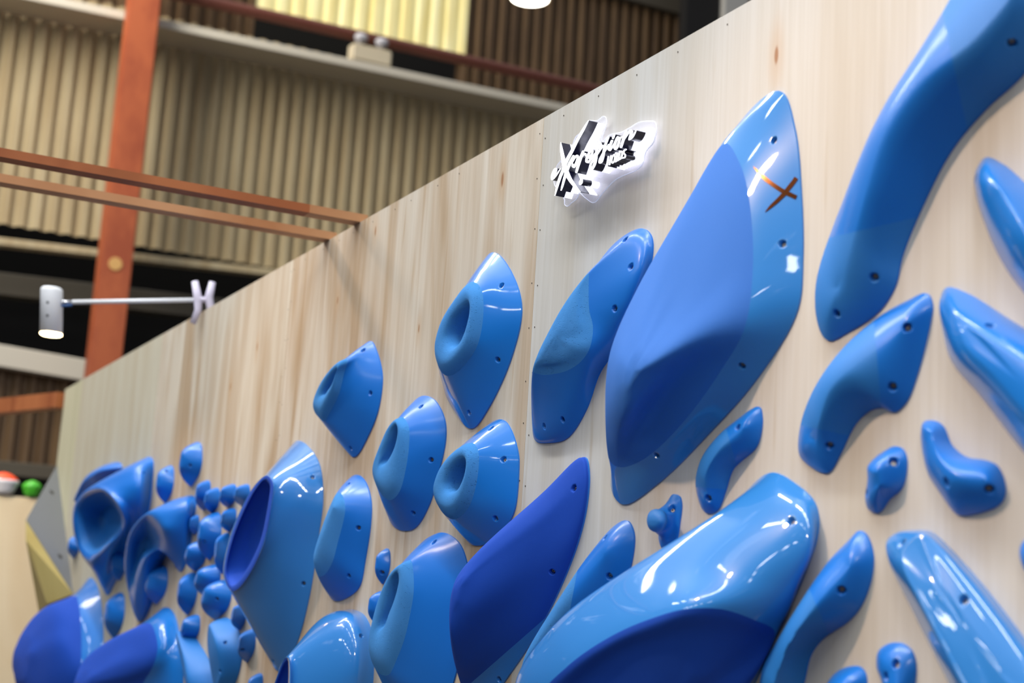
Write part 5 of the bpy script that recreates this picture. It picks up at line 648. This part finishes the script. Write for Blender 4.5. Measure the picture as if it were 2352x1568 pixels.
steel('steel_girt', -4, 1.9, 4.3, 4.58, -19.92, -19.7, M_girt, 'light grey girt at the left behind the lamp, above the brown cladding', -.05)
steel('steel_girt', -4, 4, 2.86, 3.04, -19.92, -19.7, M_girt_dim, 'grey girt at the far left under the brown cladding', 0)
steel('roof_beam', 8, 14, 11.45, 11.75, -20.2, -19.8, M_girt_dim, 'dim grey beam at the top edge above the brown cladding', .0)
cl = empty('steel_column', (-19.05, 1.617, 0), 'tall orange painted steel column in front of the corrugated wall', 'column')
bm = bmesh.new(); add_box(bm, (-.14, -.2, 0), (.14, .2, 13)); bmesh.ops.bevel(bm, geom=bm.edges[:], offset=.012, segments=2, affect='EDGES')
bm_obj('shaft', bm, M_orange, cl, smooth=False)
tube('cap', [(.13, -.015, 5.60), (.15, -.015, 5.60)], .085, mat('cream_cap', srgb(216, 170, 104), .5), cl, 20)
steel('steel_post', 10.79, 11.26, 0, 13.5, -19.2, -19.0, mat('white_post', srgb(206, 204, 198), .5), 'pale post at the top edge just above the plywood wall')['category'] = 'post'
steel('steel_post', 10.12, 10.76, 0, 13.5, -19.3, -19.1, M_dark, 'black strip for the dark gap beside the pale post at the top edge')['category'] = 'post'  # black upright put where a dark gap shows beside the post
em = empty('emergency_light', (-19.36, 4.95, 9.163), 'cream twin-head emergency light on the steel girt', 'lamp')
bm = bmesh.new(); add_box(bm, (-.1, -.31, 0), (.1, .31, .26)); bmesh.ops.bevel(bm, geom=bm.edges[:], offset=.03, segments=3, affect='EDGES')
bm_obj('housing', bm, mat('cream_plastic', srgb(214, 202, 176), .5), em, smooth=False)
M_lens = mat('clear_lens', srgb(190, 190, 200), .15)
for yy in (-.17, .15):
    tube('lamp_head', [(.02, yy, .26), (.02, yy, .30), (.03, yy, .33), (.05, yy, .38), (.06, yy, .42)], [.03, .05, .09, .1, .07], M_lens, em, 20)
hb = empty('pendant_lamp', (-17, 6.3, 9.675), 'bright round lamp just entering at the top edge', 'lamp')
bm = bmesh.new(); lathe_rings(bm, [(.26, 0), (.27, .03), (.2, .2), (.08, .3)], 32); bm_obj('shade', bm, M_girt, hb, smooth=False)
bm = bmesh.new(); add_tube(bm, [(0, 0, -.005), (0, 0, .02)], .25, 32); bm_obj('diffuser', bm, mat('lamp_glow', (1, 1, 1, 1), .5, emit=(1, .93, .8, 1), estr=9), hb, smooth=False)
tube('cable', [(0, 0, .3), (0, 0, 4)], .015, M_dark, hb, 8)
# pale board of the next booth with holds on top of it
bd = box('plywood_board', (-15.03, -3.2, 0), (-15, 1.9, 2.345), wood('pale_plywood', srgb(240, 222, 190), srgb(230, 206, 168), 21, .3, .2)); tag(bd, 'pale plywood board of a neighbouring booth at the lower left edge', 'board')
def blob(name, loc, rx, ry, rz, m, label, m2=None):
    e_ = empty(name, loc, label, 'climbing hold')
    def cap(nm, z0, z1, mm, seg=10):
        bm = bmesh.new(); prev = None
        for i in range(seg+1):
            t = z0+(z1-z0)*i/seg; r_ = math.sqrt(max(0, 1-t*t))*(1+.08*math.sin(5*t))
            ring = [bm.verts.new((rx*max(r_, .02)*math.cos(a), ry*max(r_, .02)*math.sin(a)*(1+.06*math.cos(3*a)), rz*t)) for a in [2*math.pi*k/28 for k in range(28)]]
            if prev:
                for k in range(28): bm.faces.new((prev[k], prev[(k+1) % 28], ring[(k+1) % 28], ring[k]))
            prev = ring
        bm.faces.new(prev); bm_obj(nm, bm, mm, e_)
    if m2: cap('top_half', .35, 1, m); cap('bottom_half', -.9, .35, m2)
    else: cap('body', -.9, 1, m)
blob('climbing_hold', (-15.03+.02, .03, 2.455), .1, .14, .11, mat('bright_orange', srgb(240, 74, 20), .45), 'orange-topped white rounded hold on the pale board at the far left', mat('chalk_white', srgb(214, 214, 222), .5))
blob('climbing_hold', (-15.0, .30, 2.43), .08, .09, .085, mat('bright_green', srgb(66, 164, 40), .45), 'green rounded hold on the pale board at the far left')
